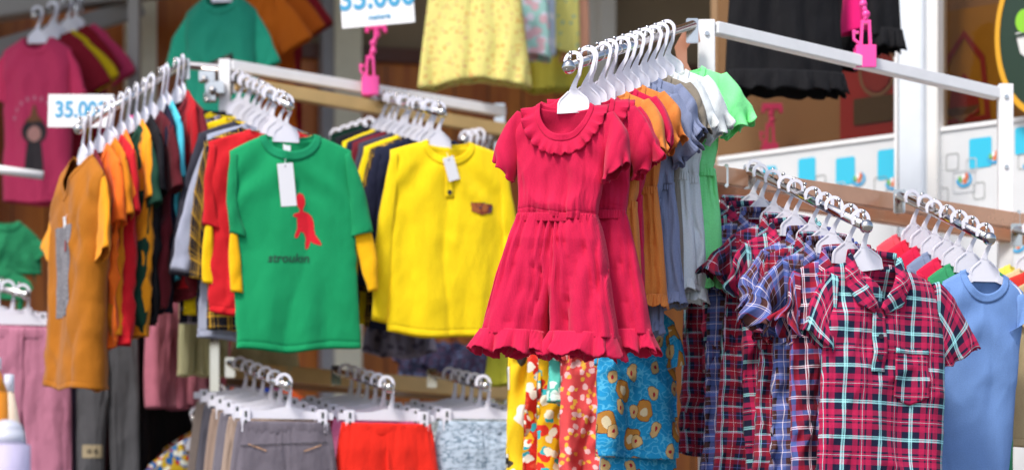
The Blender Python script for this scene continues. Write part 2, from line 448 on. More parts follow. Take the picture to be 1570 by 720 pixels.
def legs_mesh(p, seed, mat):
    """trousers or shorts: ww waist half width, hw outer hem half width, gap, cz crotch depth, H, D"""
    H = p['H']; ww = p['ww']; hw = p['hw']; cz = p['cz']; gap = p.get('gap', .01); D = p.get('D', .022)
    nt, nv = 56, p.get('nv', 48); v = np.linspace(0, 1, nv); allV = []; meshes = []
    for s in (-1, 1):
        t = np.linspace(0, 2 * pi, nt, endpoint=False); T, V = np.meshgrid(t, v); T = -T if s > 0 else T
        z = -H * V
        xi = np.where(-z < cz, -.003, gap * np.clip((-z - cz) / (H - cz + 1e-6), 0, 1) ** .6 * 1.0 - .003)
        xo = ww + (hw - ww) * np.clip(V, 0, 1) ** p.get('flare', .7)
        c = (xi + xo) / 2; m = (xo - xi) / 2
        ct = np.cos(T); st = np.sin(T)
        x = c + m * np.sign(ct) * np.abs(ct) ** .85
        d = D * (p.get('wd', .55) + (1 - p.get('wd', .55)) * np.clip(V / .2, 0, 1)) * (1 + p.get('open', .3) * V)
        pin = np.where(ct < 0, np.where(-z < cz, .10, .10 + .35 * np.clip((-z - cz) / .08, 0, 1)), .6)
        y = -d * np.sign(st) * np.abs(st) ** pin
        fr = np.sign(st)
        g = np.exp(V * -H / .05)
        y = y - fr * g * p.get('gather', .002) * (np.sin(x * 2 * pi / .016 + seed + 2 * noise2(x * 20, z * 0, seed)) * .6 + .6 * noise2(x * 60, z * 5, seed + 4))
        y = y + folds(x, z, seed + (s > 0), V ** .6, p.get('fa', .006), p.get('lam', .05))
        xn = (x - xi) / (xo - xi); A = p.get('pleat', .0025) * (1.0 + .45 * V)
        ph = pi * (p.get('np', 7) * xn + .55 * noise2(xn * 5, V * 2.2, seed + 31 + int(s)) + .3 * noise2(xn * 11, V * 4, seed + 32))
        y = y + fr * A * (1 - np.abs(np.sin(ph)) ** .75) * 1.6 * (.65 + .7 * noise2(xn * 4, V * 3, seed + 33))
        y = y - fr * p.get('wr', .003) * (creases(x + s, z, seed + 9, 11) - .4)
        x = x + .003 * noise2(z * 14, z * 0 + s * 3, seed) * V
        V3 = np.stack([x * s, y, z], -1); allV.append(V3)
        UV = np.stack([np.where(fr > 0, x * s, .4 - x * s), z], -1)
        meshes.append((V3, UV))
    bm = bmesh.new(); me0 = None
    mes = [mesh_grid('legs', a, True, uv, mat) for a, uv in meshes]
    bm.from_mesh(mes[0]); bm.from_mesh(mes[1])
    me = mes[0]; bm.to_mesh(me); bm.free(); bpy.data.meshes.remove(mes[1])
    sf = Surf(np.concatenate([a[a[..., 1] < 0] for a in allV]))
    return me, sf, allV

def ring_mesh(name, wx, wy, z0, z1, mat, n=120, rows=6, gather=.0015, gl=.008, bulge=.002, wx1=None, flare=0, seed=0, wave=0, nw_=14, cx=0, edge=0):
    """band or frill running right round: waistbands and ruffles"""
    q = np.linspace(0, 1, rows)[:, None]; t = np.linspace(0, 2 * pi, n, endpoint=False)[None, :]
    wx1 = wx if wx1 is None else wx1
    a = wx + (wx1 - wx) * q; ct = np.cos(t); st = np.sin(t)
    x = a * np.sign(ct) * np.abs(ct) ** .8
    per = 1 - 2 * np.abs(np.sin(t * nw_ * .5 + 1.1 * np.sin(t * 3 + seed))) ** .65
    y = -(wy + flare * q) * np.sign(st) * np.abs(st) ** .6
    x = x + cx
    y = y - np.sign(st) * (gather * np.sin(x * 2 * pi / gl) + bulge * np.sin(pi * q)) + wave * q * per
    x = x + wave * .8 * q * np.cos(t * nw_ * 1.0 + seed) * np.abs(ct) ** .3
    z = z0 + (z1 - z0) * q + wave * .55 * q * np.sin(t * nw_ + 1.1) + edge * q * np.sin(t * 61 + seed)
    return mesh_grid(name, np.stack([x, y, z], -1), True, None, mat)

def poly_decal(name, pts, sf, mat, parent, off=.0012, res=.002):
    """thin printed or sewn shape laid on a garment front"""
    pts = np.array(pts); x0, z0 = pts.min(0); x1, z1 = pts.max(0)
    xs = np.arange(x0, x1 + res, res); zs = np.arange(z0, z1 + res, res)
    def inside(x, z):
        c = False; n = len(pts); j = n - 1
        for i in range(n):
            if (pts[i, 1] > z) != (pts[j, 1] > z) and x < (pts[j, 0] - pts[i, 0]) * (z - pts[i, 1]) / (pts[j, 1] - pts[i, 1]) + pts[i, 0]: c = not c
            j = i
        return c
    idx = {}; vs = []; fs = []
    def gv(i, j):
        if (i, j) not in idx:
            x = x0 + i * res; z = z0 + j * res; idx[(i, j)] = len(vs); vs.append((x, sf.y(x, z) - off, z))
        return idx[(i, j)]
    for i in range(len(xs)):
        for j in range(len(zs)):
            if inside(x0 + (i + .5) * res, z0 + (j + .5) * res):
                fs.append((gv(i, j), gv(i + 1, j), gv(i + 1, j + 1), gv(i, j + 1)))
    me = bpy.data.meshes.new(name); me.from_pydata(vs, [], fs); me.materials.append(mat)
    ul = me.uv_layers.new(name='UVMap')
    for lp in me.loops: v = vs[lp.vertex_index]; ul.data[lp.index].uv = (v[0], v[2])
    me.polygons.foreach_set('use_smooth', np.ones(len(me.polygons), dtype=bool))
    return link(name, me, parent=parent)

def text_mesh(txt, size, mat, bold=.0, extrude=.0008, shear=0, sx=1):
    cu = bpy.data.curves.new('t', 'FONT'); cu.body = txt; cu.size = size; cu.offset = bold; cu.extrude = extrude; cu.shear = shear
    cu.align_x = 'CENTER'; cu.align_y = 'CENTER'; cu.resolution_u = 4
    o = bpy.data.objects.new('t', cu); COL.objects.link(o)
    dg = bpy.context.evaluated_depsgraph_get(); me = bpy.data.meshes.new_from_object(o.evaluated_get(dg))
    bpy.data.objects.remove(o); 
    me.transform(Matrix.Diagonal((sx, 1, 1, 1)))
    me.transform(Matrix.Rotation(radians(90), 4, 'X')); setm(me, mat); return me

# --- garment kinds: each makes a thing (an Empty at the neck point) with its parts; all return the Empty
CACHE = {}
def variant(key, fn):
    if key not in CACHE: CACHE[key] = fn()
    return CACHE[key]
def part(name, me, parent, mat=None, solid=0):
    o = link(name, me, parent=parent)
    if mat is not None and (not me.materials or me.materials[0] != mat):
        if me.users > 1:
            o.material_slots[0].link = 'OBJECT'; o.material_slots[0].material = mat
        else: setm(me, mat)
    if solid:
        m = o.modifiers.new('thickness', 'SOLIDIFY'); m.thickness = solid; m.offset = 0; m.use_rim = True
    return o

def tee(root, spec, mat, seed, sleeve_mat=None, collar_mat=None, sleeve='short', sc=1, solid=.0016, shared=True, under_mat=None):
    solid = .0011
    """T-shirt or long-sleeved shirt"""
    p = dict(w=[.165, .172, .172, .178], H=.56, nw=.07, nd=.055, D=.02, fa=.004, wr=.004, sl=.04); p.update(spec)
    key = ('tee', tuple(sorted((k, str(v)) for k, v in p.items())), seed, sleeve)
    def mk():
        me, sf = body_mesh(p, seed, mat)
        out = dict(body=me, sf=sf, col=neck_band(p, sf, p.get('band', .016), seed, mat))
        W0 = p['w'][0]; ah = p.get('ah', .15)
        sls = []
        for s in (-1, 1):
            j = np.random.RandomState(seed + s + 9).uniform(-1, 1, 6)
            if sleeve == 'short':
                L = p.get('sL', .13); a = radians(p.get('sA', 38) + 5 * j[0]); dx, dz = sin(a), -cos(a)
                cw = p.get('cw', .105)
                ST = (W0 - .004, -p['sl'] - .004); AP = (W0 - .012, -p['sl'] - ah)
                CO = (ST[0] + dx * L * 1.12, ST[1] + dz * L * 1.12); CI = (CO[0] - cos(a) * cw, CO[1] - sin(a) * cw * .75)
                CI = (max(CI[0], W0 - .03), CI[1])
                sls.append([('sleeve', sleeve_mesh('sleeve', ST, AP, CO, CI, .012, .016 + .006 * j[1], seed + 20 + s, mat, s, wr=.006, yo=.015 * j[2], curve=.008))])
            elif sleeve == 'layered':     # short sleeve with a longer contrast sleeve coming out of it
                ST = (W0 - .004, -p['sl'] - .004); AP = (W0 - .012, -p['sl'] - ah)
                CO = (W0 + (.050 if s > 0 else .014), -.262); CI = (W0 - (.014 if s > 0 else .035), -.275)
                a_ = sleeve_mesh('sleeve', ST, AP, CO, CI, .012, .018, seed + 20 + s, mat, s, wr=.005, curve=.010)
                b_ = sleeve_mesh('undersleeve', (W0 + (.040 if s > 0 else .002), -.235), (W0 - .010, -.245), (W0 + (.054 if s > 0 else .012), -.42), (W0 + (.028 if s > 0 else -.02), -.425), .012, .010, seed + 30 + s, mat, s, wr=.004, curve=.012, v0=0)
                sls.append([('sleeve', a_), ('undersleeve', b_)])
            else:
                ST = (W0 - .004, -p['sl'] - .004); AP = (W0 - .012, -p['sl'] - ah * .9)
                o = p.get('sO', .05) + .015 * j[0]
                CO = (W0 + o, -p.get('sZ', .42) + .02 * j[1]); CI = (CO[0] - .05, CO[1] - .008)
                sls.append([('sleeve', sleeve_mesh('sleeve', ST, AP, CO, CI, .013, .014, seed + 20 + s, mat, s, wr=.007, nv=40, yo=.01 * j[2], curve=.018))])
        out['sls'] = sls; return out
    o = variant(key, mk) if shared else mk()
    b = part('body', o['body'], root, mat, solid)
    part('collar', o['col'], root, collar_mat or mat, .0015)
    for pr in o['sls']:
        for nm, me in pr:
            m = (under_mat if nm == 'undersleeve' else sleeve_mat) or mat
            part(nm, me, root, m, solid)
    root['_'] = 0; del root['_']
    return o['sf'], p

def plaid_shirt(root, mat, seed, hero=False, sc=1):
    p = dict(w=[.128, .136, .140, .146], H=.60, nw=.052, nd=.10, vneck=1, D=.026 if hero else .018, fa=.008 if hero else .016, wr=.009 if hero else .024, sl=.03, ws=9 if hero else 13,
             nu=90 if hero else 60, nv=90 if hero else 60, cx=.026 if hero else 0)
    key = ('ps', seed, hero)
    def mk():
        me, sf = body_mesh(p, seed, mat); sls = []
        for s in (-1, 1):
            if hero:
                c = [(.222, -.165), (.140, -.215)] if s > 0 else [(.178, -.15), (.118, -.20)]
            else:
                c = [(.185 + .03 * sin(seed * 3 + s), -.155 - .03 * sin(seed * 5)), (.115, -.20 - .03 * sin(seed))]
            cxx = s * p.get('cx', 0); sls.append(sleeve_mesh('sleeve', (.124 + cxx, -.028), (.118 + cxx, -.16), (c[0][0] + cxx, c[0][1]), (c[1][0] + cxx, c[1][1]), .014, .024 if s < 0 else .014, seed + s, mat, s, wr=.010 if hero else .030, yo=-.012 if s < 0 else .004, curve=.010, nv=34, nt=60,
                                  flutter=.004 if hero else .012))
        # collar: folded strip standing round the neck and falling to the front
        bmc = bmesh.new()
        for sg in (-1, 1):
            R = []; q = np.linspace(0, 1, 30)
            I = np.stack([np.interp(q, [0, .5, 1], [.050, .034, .003]), np.interp(q, [0, .5, 1], [.014, -.040, -.098])], 1)
            O = np.stack([np.interp(q, [0, .4, .8, 1], [.064, .072, .050, .012]), np.interp(q, [0, .4, .8, 1], [.006, -.036, -.094, -.112])], 1)
            for k in range(9):
                a = k / 8; L_ = I + (O - I) * a; row = []
                for (x, z), qq in zip(L_, q):
                    yy = sf.y(x * sg, min(z, -.010)) - .0035 - .009 * sin(pi * min(1, a * 1.25)) * (1 - .5 * qq) - .002 * sin(x * 90 + z * 120 + sg)
                    row.append((x * sg, yy * min(1, .25 + 2.2 * qq) - .004, z + .006 * sin(pi * a) * (1 - qq)))
                R.append(row)
            V3 = np.array(R)
            m_ = mesh_grid('c', V3, False, V3[..., [0, 2]] @ np.array([[.8, -.6], [.6, .8]]) + .03, mat); bmc.from_mesh(m_); bpy.data.meshes.remove(m_)
        ph = np.linspace(0, pi, 40); V3 = np.array([[(.052 * (1 + .12 * a) * cos(t_), .016 * sin(t_) + .004 + .004 * a, .012 + .020 * sin(pi * a) - .012 * a + .006 * sin(t_)) for t_ in ph] for a in np.linspace(0, 1, 7)])
        m_ = mesh_grid('c', V3, False, None, mat); bmc.from_mesh(m_); bpy.data.meshes.remove(m_)
        col = bpy.data.meshes.new('collar'); bmc.to_mesh(col); bmc.free(); col.materials.append(mat)
        # placket down the front
        nz = 26; R = []
        for k in range(nz):
            z = -.085 - .15 * k / (nz - 1); row = []
            for x in np.linspace(-.0145, .0145, 8):
                row.append((x + .002 * sin(z * 60), sf.y(x, z) - .0045 - .002 * cos(x * 130) - .0015 * sin(z * 90), z))
            R.append(row)
        pl = mesh_grid('placket', np.array(R), False, None, mat)
        return dict(body=me, sf=sf, sls=sls, col=col, pl=pl)
    o = variant(key, mk); sol = .0014
    part('body', o['body'], root, mat, sol)
    part('collar', o['col'], root, mat, sol)
    pk = part('placket', o['pl'], root, mat, sol)
    for s in o['sls']: part('sleeve', s, root, mat, sol)
    if hero:
        bt = plain('shirt_button', '2c2030', .35)
        for k in range(3):
            z = -.115 - .045 * k; bm = bmesh.new(); y = o['sf'].y(0, z) - .0085
            cyl(bm, (0, y, z), (0, y - .002, z), .0055, seg=18); bm_obj('button', bm, bt, pk)
        sf = o['sf']; nz = 22; R = []
        for k in range(nz):
            q = k / (nz - 1); row = []
            for j, a in enumerate(np.linspace(-1, 1, 18)):
                zb = -.285 - .018 * (1 - abs(a)); z = -.185 + (zb + .185) * q; x = .074 + a * .037
                row.append((x, sf.y(x, z) - .0035, z))
            R.append(row)
        part('pocket', mesh_grid('pocket', np.array(R), False, np.array(R)[..., [0, 2]] + .021, mat), root, mat, .0014)
        R = np.array([[(x, sf.y(x, z) - .0048, z) for x in np.linspace(.036, .112, 16)] for z in (-.182, -.187, -.193)])
        part('pocket_hem', mesh_grid('pocket_hem', R, False, R[..., [0, 2]] + .04, mat), root, mat, .0014)
    return o['sf'], p

def outfit(root, mat, seed, hero=False, kind='ruffle', plainhem=False):
    """child's set on one hanger: puff-sleeved top tucked into gathered, frilled shorts"""
    top = dict(op=.5, w=[.112, .106, .096, .086], H=.245, nw=.062, nd=.078, D=.021 if hero else .014, fa=.006, wr=.003, sl=.022, gather=.0022, nu=80 if hero else 50, nv=60, hemc=0, lam=.05)
    key = ('of', seed, hero, kind)
    def mk():
        me, sf = body_mesh(top, seed, mat); sls = []
        for s in (-1, 1):
            sls.append(sleeve_mesh('sleeve', (.108, -.012), (.098, -.125), (.150 if s < 0 else .158, -.124), (.106, -.166), .012, .022 if hero else .016, seed + s * 3, mat, s, wr=.008 if hero else .012, puff=.013 if hero else .012, nv=34, nt=64,
                                   flutter=.005 if hero else .012, yo=-.006 if s > 0 else 0))
        sh = dict(H=.262, ww=.089, hw=.155 if hero else (.148 if kind == 'ruffle' else .112), cz=.15, gap=.004, D=.044 if hero else .024, fa=.010 if hero else .008, lam=.06, wd=.76, pleat=.0095 if hero else .007, np=6, gather=.004, wr=.004, flare=.85, open=.45 if hero else .5, nv=70)
        lg, lsf, av = legs_mesh(sh, seed + 40, mat)
        wb = ring_mesh('waistband', .0890, .0340 if hero else .0225, .003, -.016, mat, gather=.0012, gl=.0058, bulge=.0006, rows=9, n=260)
        rf = []
        for s, V in zip((-1, 1), av):
            ring = V[-3]; cx = (ring[:, 0].max() + ring[:, 0].min()) / 2; wx = (ring[:, 0].max() - ring[:, 0].min()) / 2
            rf.append(ring_mesh('ruffle', wx * .97, .062 if hero else .034, -.250, -.298 if kind == 'ruffle' else -.278, mat, n=220, rows=12, gather=.0008, gl=.006, bulge=0, wx1=wx * (1.16 if kind == 'ruffle' else 1.04), flare=.016, seed=seed + s, wave=.013 if kind == 'ruffle' else .006, nw_=9, cx=cx, edge=.0010))
        cr = neck_band(top, sf, .034, seed, mat, ruffle=.010) if kind == 'ruffle' else None
        nb = neck_band(top, sf, .010, seed, mat, proud=.003)
        return dict(body=me, sf=sf, sls=sls, lg=lg, wb=wb, rf=rf, cr=cr, nb=nb)
    o = variant(key, mk); sol = .0013
    part('top', o['body'], root, mat, sol); part('collar', o['nb'], root, mat, .0018)
    if o['cr'] is not None: part('ruffle_collar', o['cr'], root, mat, .001)
    for s in o['sls']: part('sleeve', s, root, mat, sol)
    sh = part('shorts', o['lg'], root, mat, sol); sh.location = (0, -.001, -.238)
    part('waistband', o['wb'], sh, mat, sol)
    if not plainhem:
        for r in o['rf']: part('ruffle', r, sh, mat, .001)
    return o['sf'], top

def trousers(root, spec, mat, seed, solid=.0016):
    key = ('tr', str(sorted(spec.items())), seed)
    def mk():
        lg, sf, av = legs_mesh(spec, seed, mat)
        wb = ring_mesh('waistband', spec['ww'] * 1.01, spec.get('D', .02) * .62, .004, -.032, mat, gather=.0014, gl=.008, rows=7)
        return lg, sf, wb
    lg, sf, wb = variant(key, mk)
    part('legs', lg, root, mat, solid); part('waistband', wb, root, mat, solid)
    return sf

def skirt(root, w0, w1, H, mat, seed, frill=False, fa=.016, lam=.09, D=.03, lining=None):
    def mk():
        nt, nv = 140, 50; v = np.linspace(0, 1, nv); t = np.linspace(0, 2 * pi, nt, endpoint=False); T, V = np.meshgrid(t, v)
        a = w0 + (w1 - w0) * V ** .9; ct, st = np.cos(T), np.sin(T)
        x = a * np.sign(ct) * np.abs(ct) ** .9; y = -(D * (.5 + .9 * V)) * np.sign(st) * np.abs(st) ** .7
        z = -H * V - .012 * np.sin(x * 18 + seed) * V
        y = y + folds(x, z, seed, V ** .7, fa, lam); y = y - np.sign(st) * .003 * np.exp(-V * H / .05) * np.sin(x * 400)
        return mesh_grid('skirt_panel', np.stack([x, y, z], -1), True, np.stack([x + .4 * (st < 0), z], -1), mat)
    part('skirt_panel', variant(('sk', w0, w1, H, seed, fa, lam, D), mk), root, mat, .0015)
    part('waistband', ring_mesh('waistband', w0 * 1.01, D * .55, .004, -.03, mat), root)
    if frill:
        part('ruffle', ring_mesh('ruffle', w1 * .99, D * 1.4, -H + .02, -H - .035, mat, n=200, rows=9, wx1=w1 * 1.05, flare=.01, wave=.008, nw_=16, seed=seed), root, mat, .0012)

# ------------------------------------------------------------------ hangers
def mk_hanger(bars=False):
    bm = bmesh.new(); HK = .100
    path = []
    for k in range(22):       # hook: tip on the left, over the top, down the right side
        a = radians(205 - 228 * k / 21); path.append((.0185 * cos(a), HK - .006 + .0195 * sin(a)))
    path += [(.0125, HK - .034), (.006, HK - .046), (.001, HK - .058), (-.001, HK - .066)]
    wd = [.0055] * 3 + [.0075] * (len(path) - 7) + [.008, .009, .011, .014]
    strip(bm, path, wd, -.0022, .0022)
    pl = [(-.0065, .038), (.0065, .038), (.011, .030), (.030, .014), (.0345, .006), (.0355, -.016), (-.0355, -.016), (-.0345, .006), (-.030, .014), (-.011, .030)]
    prism(bm, pl, -.0016, .0016)
    # raised rim
    rim = [(x * .97, z) for x, z in pl[2:6]]
    for sgn in (1, -1): strip(bm, [(x * sgn, z) for x, z in rim], .0035, -.0032, .0032)
    for sgn in ((1, -1) if bars else ()):      # shoulders, inside the garment
        strip(bm, [(sgn * .030, -.008), (sgn * .055, -.020), (sgn * .078, -.034), (sgn * .088, -.046)], [.018, .016, .012, .008], -.0026, .0026)
    bmesh.ops.recalc_face_normals(bm, faces=bm.faces)
    me = bpy.data.meshes.new('shirt_hanger'); bm.to_mesh(me); bm.free(); me.materials.append(HANG); return me
HME = mk_hanger(); HMB = mk_hanger(True)
def mk_wide():
    bm = bmesh.new(); HK = .125
    path = []
    for k in range(22):
        a = radians(205 - 215 * k / 21); path.append((.019 * cos(a), HK - .006 + .020 * sin(a)))
    path += [(.0175, HK - .03), (.0165, HK - .05), (.013, HK - .07), (.012, HK - .085)]
    strip(bm, path, [.0085] * (len(path) - 3) + [.010, .014, .020], -.0025, .0025)
    prism(bm, [(-.135, .036), (-.045, .040), (-.006, .050), (.030, .050), (.055, .040), (.135, .036), (.135, .018), (-.135, .018)], -.0032, .0032)
    bmesh.ops.recalc_face_normals(bm, faces=bm.faces)
    me = bpy.data.meshes.new('trouser_hanger'); bm.to_mesh(me); bm.free(); me.materials.append(HANG); return me
def mk_clip():
    bm = bmesh.new()
    box(bm, (0, -.009, -.003), (.022, .004, .050)); box(bm, (0, .009, -.003), (.022, .004, .050)); box(bm, (0, 0, .016), (.018, .020, .008))
    bmesh.ops.bevel(bm, geom=list(bm.edges), offset=.0012, segments=2, affect='EDGES')
    box(bm, (0, -.0115, .010), (.005, .0015, .012)); box(bm, (0, -.0118, -.006), (.005, .0015, .008))
    me = bpy.data.meshes.new('clip'); bm.to_mesh(me); bm.free()
    me.materials.append(HANG); me.materials.append(plain('clip_slot', '203028', .5))
    for p_ in me.polygons:
        if p_.center.y < -.0111: p_.material_index = 1
    return me
WME, CME = mk_wide(), mk_clip()
TRS = [0]
def hanger(loc, rz, label, group, tilt=0):
    o = link('shirt_hanger', HME); o.location = loc; o.rotation_euler = (0, tilt, rz); return tag(o, label, 'clothes hanger', group)
def wide_hanger(loc, rz, label, group, cw=.105):
    r = link('trouser_hanger', WME); r.location = loc; r.rotation_euler = (0, 0, rz); tag(r, label, 'trouser hanger', group)
    for s in (-1, 1):
        c = link('clip', CME, parent=r); c.location = (s * cw, 0, .016); c.scale = (1.2, 1, 1.3)
    return r

ORD = ['frontmost', 'second from the front', 'third from the front', 'fourth from the front', 'fifth from the front', 'sixth from the front', 'seventh from the front', 'eighth from the front', 'ninth from the front',
       'tenth from the front', 'eleventh from the front', 'twelfth from the front', 'thirteenth from the front', 'fourteenth from the front', 'rearmost', 'farthest']

def arm(N, F, label, ts, pins=True, mat=CHROME, r=.0105, bracket=True, group='sloping display arms'):
    """sloping round display arm with a ball end and pegs that keep the hangers apart"""
    N = Vector(N); F = Vector(F)
    t = thing('hanger_rail', label, 'hanger rail', F, 0, group); 
    d = (N - F)
    bm = bmesh.new(); cyl(bm, (0, 0, 0), d, r, seg=24); bm_obj('rod', bm, mat, t, True)
    bm = bmesh.new(); ball(bm, d, r * 1.45); bm_obj('ball_end', bm, mat, t, True)
    if pins:
        for q in ts:
            c = d * (1 - q); bm = bmesh.new(); cyl(bm, c + Vector((0, 0, r * .8)), c + Vector((0, 0, r + .018)), .0024, seg=10); ball(bm, c + Vector((0, 0, r + .019)), .0046)
            bm_obj('peg', bm, mat, t, True)
    if bracket:
        bm = bmesh.new(); box(bm, (0, .012, -.012), (.03, .006, .06)); bm_obj('bracket', bm, mat, t, bevel=.002)
    return t

def hang_row(N, F, items, kfac=1.0, drop=.100, group='', armname='', sc=1.0, yaws=None, jit=5, roll=0):
    """items: (t, kind word, describe, builder(root, seed))"""
    N = Vector(N); F = Vector(F); d = (N - F); th = atan2(d.x, -d.y) * kfac
    rnd = random.Random(hash_s(armname))
    for i, (t, nm, cat, lab, fn) in enumerate(items):
        if i and i < len(items) - 1: t += rnd.uniform(-.3, .3) * min(items[i][0] - items[i - 1][0], items[i + 1][0] - items[i][0])
        pos = N + (F - N) * t
        loc = pos - Vector((0, 0, drop - .014))
        rz = th + radians(rnd.uniform(-jit, jit)) if i else th
        root = thing(nm, f'{lab}, {ORD[i]} on {armname}', cat, loc, rz, group)
        rl = radians(rnd.uniform(-2, 2)) if i else roll
        root.rotation_euler = (0, rl, rz)
        fn(root, i)
        yield root, loc, rz, lab, i
def hash_s(s):
    h = 7
    for c in s: h = (h * 31 + ord(c)) % 100003
    return h
def shirt_row(*a, **k):
    g = k['group']; an = k['armname']; out = []
    for root, loc, rz, lab, i in hang_row(*a, **k):
        o = hanger(loc, rz, f'white hanger, {ORD[i]} on {an}', 'white hangers on ' + an)
        if an == 'the sky blue tee arm' and i == 0: o.data = HMB
        hr = random.Random(hash_s(an) + i)
        if i: o.rotation_euler = (0, radians(hr.uniform(-4, 4)), rz + radians(hr.uniform(-9, 9)))
        if an == 'the plaid arm' and i == 0: o.rotation_euler[1] = radians(-8); o.location.x += .014
        out.append(root)
    return out

# ================================================================== SETTING
def quad_wall(name, a, b, z0, z1, th, mat, parent=None, back=1):
    bm = bmesh.new(); a = Vector((a[0], a[1], 0)); b = Vector((b[0], b[1], 0)); d = (b - a).normalized(); n = Vector((-d.y, d.x, 0)) * back
    vs = []
    for q in (a, b, b + n * th, a + n * th): vs.append((q.x, q.y))
    lo = [bm.verts.new((x, y, z0)) for x, y in vs]; hi = [bm.verts.new((x, y, z1)) for x, y in vs]
    bm.faces.new(lo[::-1]); bm.faces.new(hi)
    for i in range(4): bm.faces.new((lo[i], lo[(i + 1) % 4], hi[(i + 1) % 4], hi[i]))
    return bm_obj(name, bm, mat, parent)
bm = bmesh.new(); bmesh.ops.create_grid(bm, x_segments=2, y_segments=2, size=60)
g = bm_obj('ground', bm, plain('pavement_concrete', '77746e', .9, noise=.3, nscale=2)); tag(g, 'grey concrete pavement under the stall', 'ground', kind='structure')

WOOD = wood('9a4410', 'd8842c')
BEIGE = plain('beige_plaster', '9c8a72', .8, noise=.15, nscale=3)
DARK = plain('dark_interior', '2a2420', .8)
CREAM = plain('cream_paint', 'e4dfc8', .55, noise=.08)
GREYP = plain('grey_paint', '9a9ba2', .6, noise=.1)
# back wall: wood panelling below, plaster above
A2 = (P(-260, 0, 8.7).x, 8.7); B2 = (P(1180, 0, 9.6).x, 9.6)
bw = thing('back_wall', 'back wall of the shop, orange-brown panelling under beige plaster', 'wall', (A2[0], A2[1], 0))
def wallpt(px, off=0):   # point on the back wall seen at photo column px
    ax, ay = A2; bx, by = B2; k = (px - 785) / FPX
    # ax+t(bx-ax) = k (ay+t(by-ay))
    t = (k * ay - ax) / ((bx - ax) - k * (by - ay)); return (ax + t * (bx - ax), ay + t * (by - ay) - off)
def rel(o, par):
    o.location = Vector(o.location) - par.location; return o
def seg(name, p0, p1, z0, z1, mat, th, off, par):
    a = wallpt(p0, off); b = wallpt(p1, off); o = quad_wall(name, a, b, z0, z1, th, mat); o.parent = par; o.location = -par.location; return o
seg('plaster', 380, 1180, 3.52, 5.2, BEIGE, .1, 0, bw)
seg('wood_panelling', -260, 379, 0, 5.2, WOOD, .1, .02, bw)
seg('wood_panelling', 379.5, 1180, 0, 3.5, WOOD, .1, .02, bw)
seg('dado_rail', 380, 1180, 3.47, 3.53, plain('dark_wood_trim', '5a2a10', .4), .03, .051, bw)
for p0 in range(-240, 1180, 52):
    seg('groove', p0, p0 + 2, .02, 3.46, plain('dark_wood_trim', '5a2a10', .4), .004, .0245, bw)
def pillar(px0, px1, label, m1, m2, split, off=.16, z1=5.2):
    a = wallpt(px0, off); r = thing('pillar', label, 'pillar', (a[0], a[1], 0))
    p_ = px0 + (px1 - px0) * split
    seg('shaded_post', px0, p_, 0, z1, m1, .12, off, r); seg('frame_post', p_ + .6, px1, 0, z1, m2, .08, off + .03, r); return r  # left part takes the first material, right part the second
pillar(203, 252, 'cream door post behind the row of bright tees at left', CREAM, CREAM, .5)
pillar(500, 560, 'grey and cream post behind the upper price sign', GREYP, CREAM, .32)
pillar(893, 941, 'white post behind the hangers of the ruffled sets', plain('white_paint', 'eceae6', .5), plain('white_paint', 'eceae6', .5), .5)
pillar(-60, 8, 'cream post at the far left edge', CREAM, CREAM, .5)

# shop front on the right: panelled glass
RA = (P(1100, 0, 7.05).x, 7.05); RB = (P(1800, 0, 6.18).x, 6.18)
rd = Vector((RB[0] - RA[0], RB[1] - RA[1], 0)).normalized(); rn = Vector((rd.y, -rd.x, 0))  # towards the camera
def fpt(px, off=0):
    ax, ay = RA[0] + rn.x * off, RA[1] + rn.y * off; dx, dy = rd.x, rd.y; k = (px - 785) / FPX
    t = (k * ay - ax) / (dx - k * dy); return Vector((ax + t * dx, ay + t * dy, 0))
PTOP = EYE + (900 - 247) / FPX * 7.05
sf_ = thing('glazed_facade', 'white framed shop front with low printed panels and dark glass', 'shop front', (RA[0], RA[1], 0))
def fbox(name, p0, p1, z0, z1, off, th, mat, par=sf_, bev=0):
    a = fpt(p0, off); b = fpt(p1, off); bm = bmesh.new(); n = -rn * th
    vs = [a, b, b + n, a + n]; lo = [bm.verts.new((q.x, q.y, z0)) for q in vs]; hi = [bm.verts.new((q.x, q.y, z1)) for q in vs]
    bm.faces.new(lo[::-1]); bm.faces.new(hi)
    for i in range(4): bm.faces.new((lo[i], lo[(i + 1) % 4], hi[(i + 1) % 4], hi[i]))
    bmesh.ops.recalc_face_normals(bm, faces=bm.faces)
    o = bm_obj(name, bm, mat, bevel=bev); o.parent = par; o.location = -par.location; return o
WPAN = plain('white_panel', 'd8dadc', .35, noise=.05)
fbox('panel', 1100, 1374, 0, PTOP, 0, .03, WPAN); fbox('panel', 1436, 1800, 0, PTOP + .0, 0, .03, WPAN)
fbox('panel_trim', 1100, 1374, PTOP, PTOP + .012, .006, .04, WHITEM); fbox('panel_trim', 1436, 1800, PTOP, PTOP + .012, .006, .04, WHITEM)
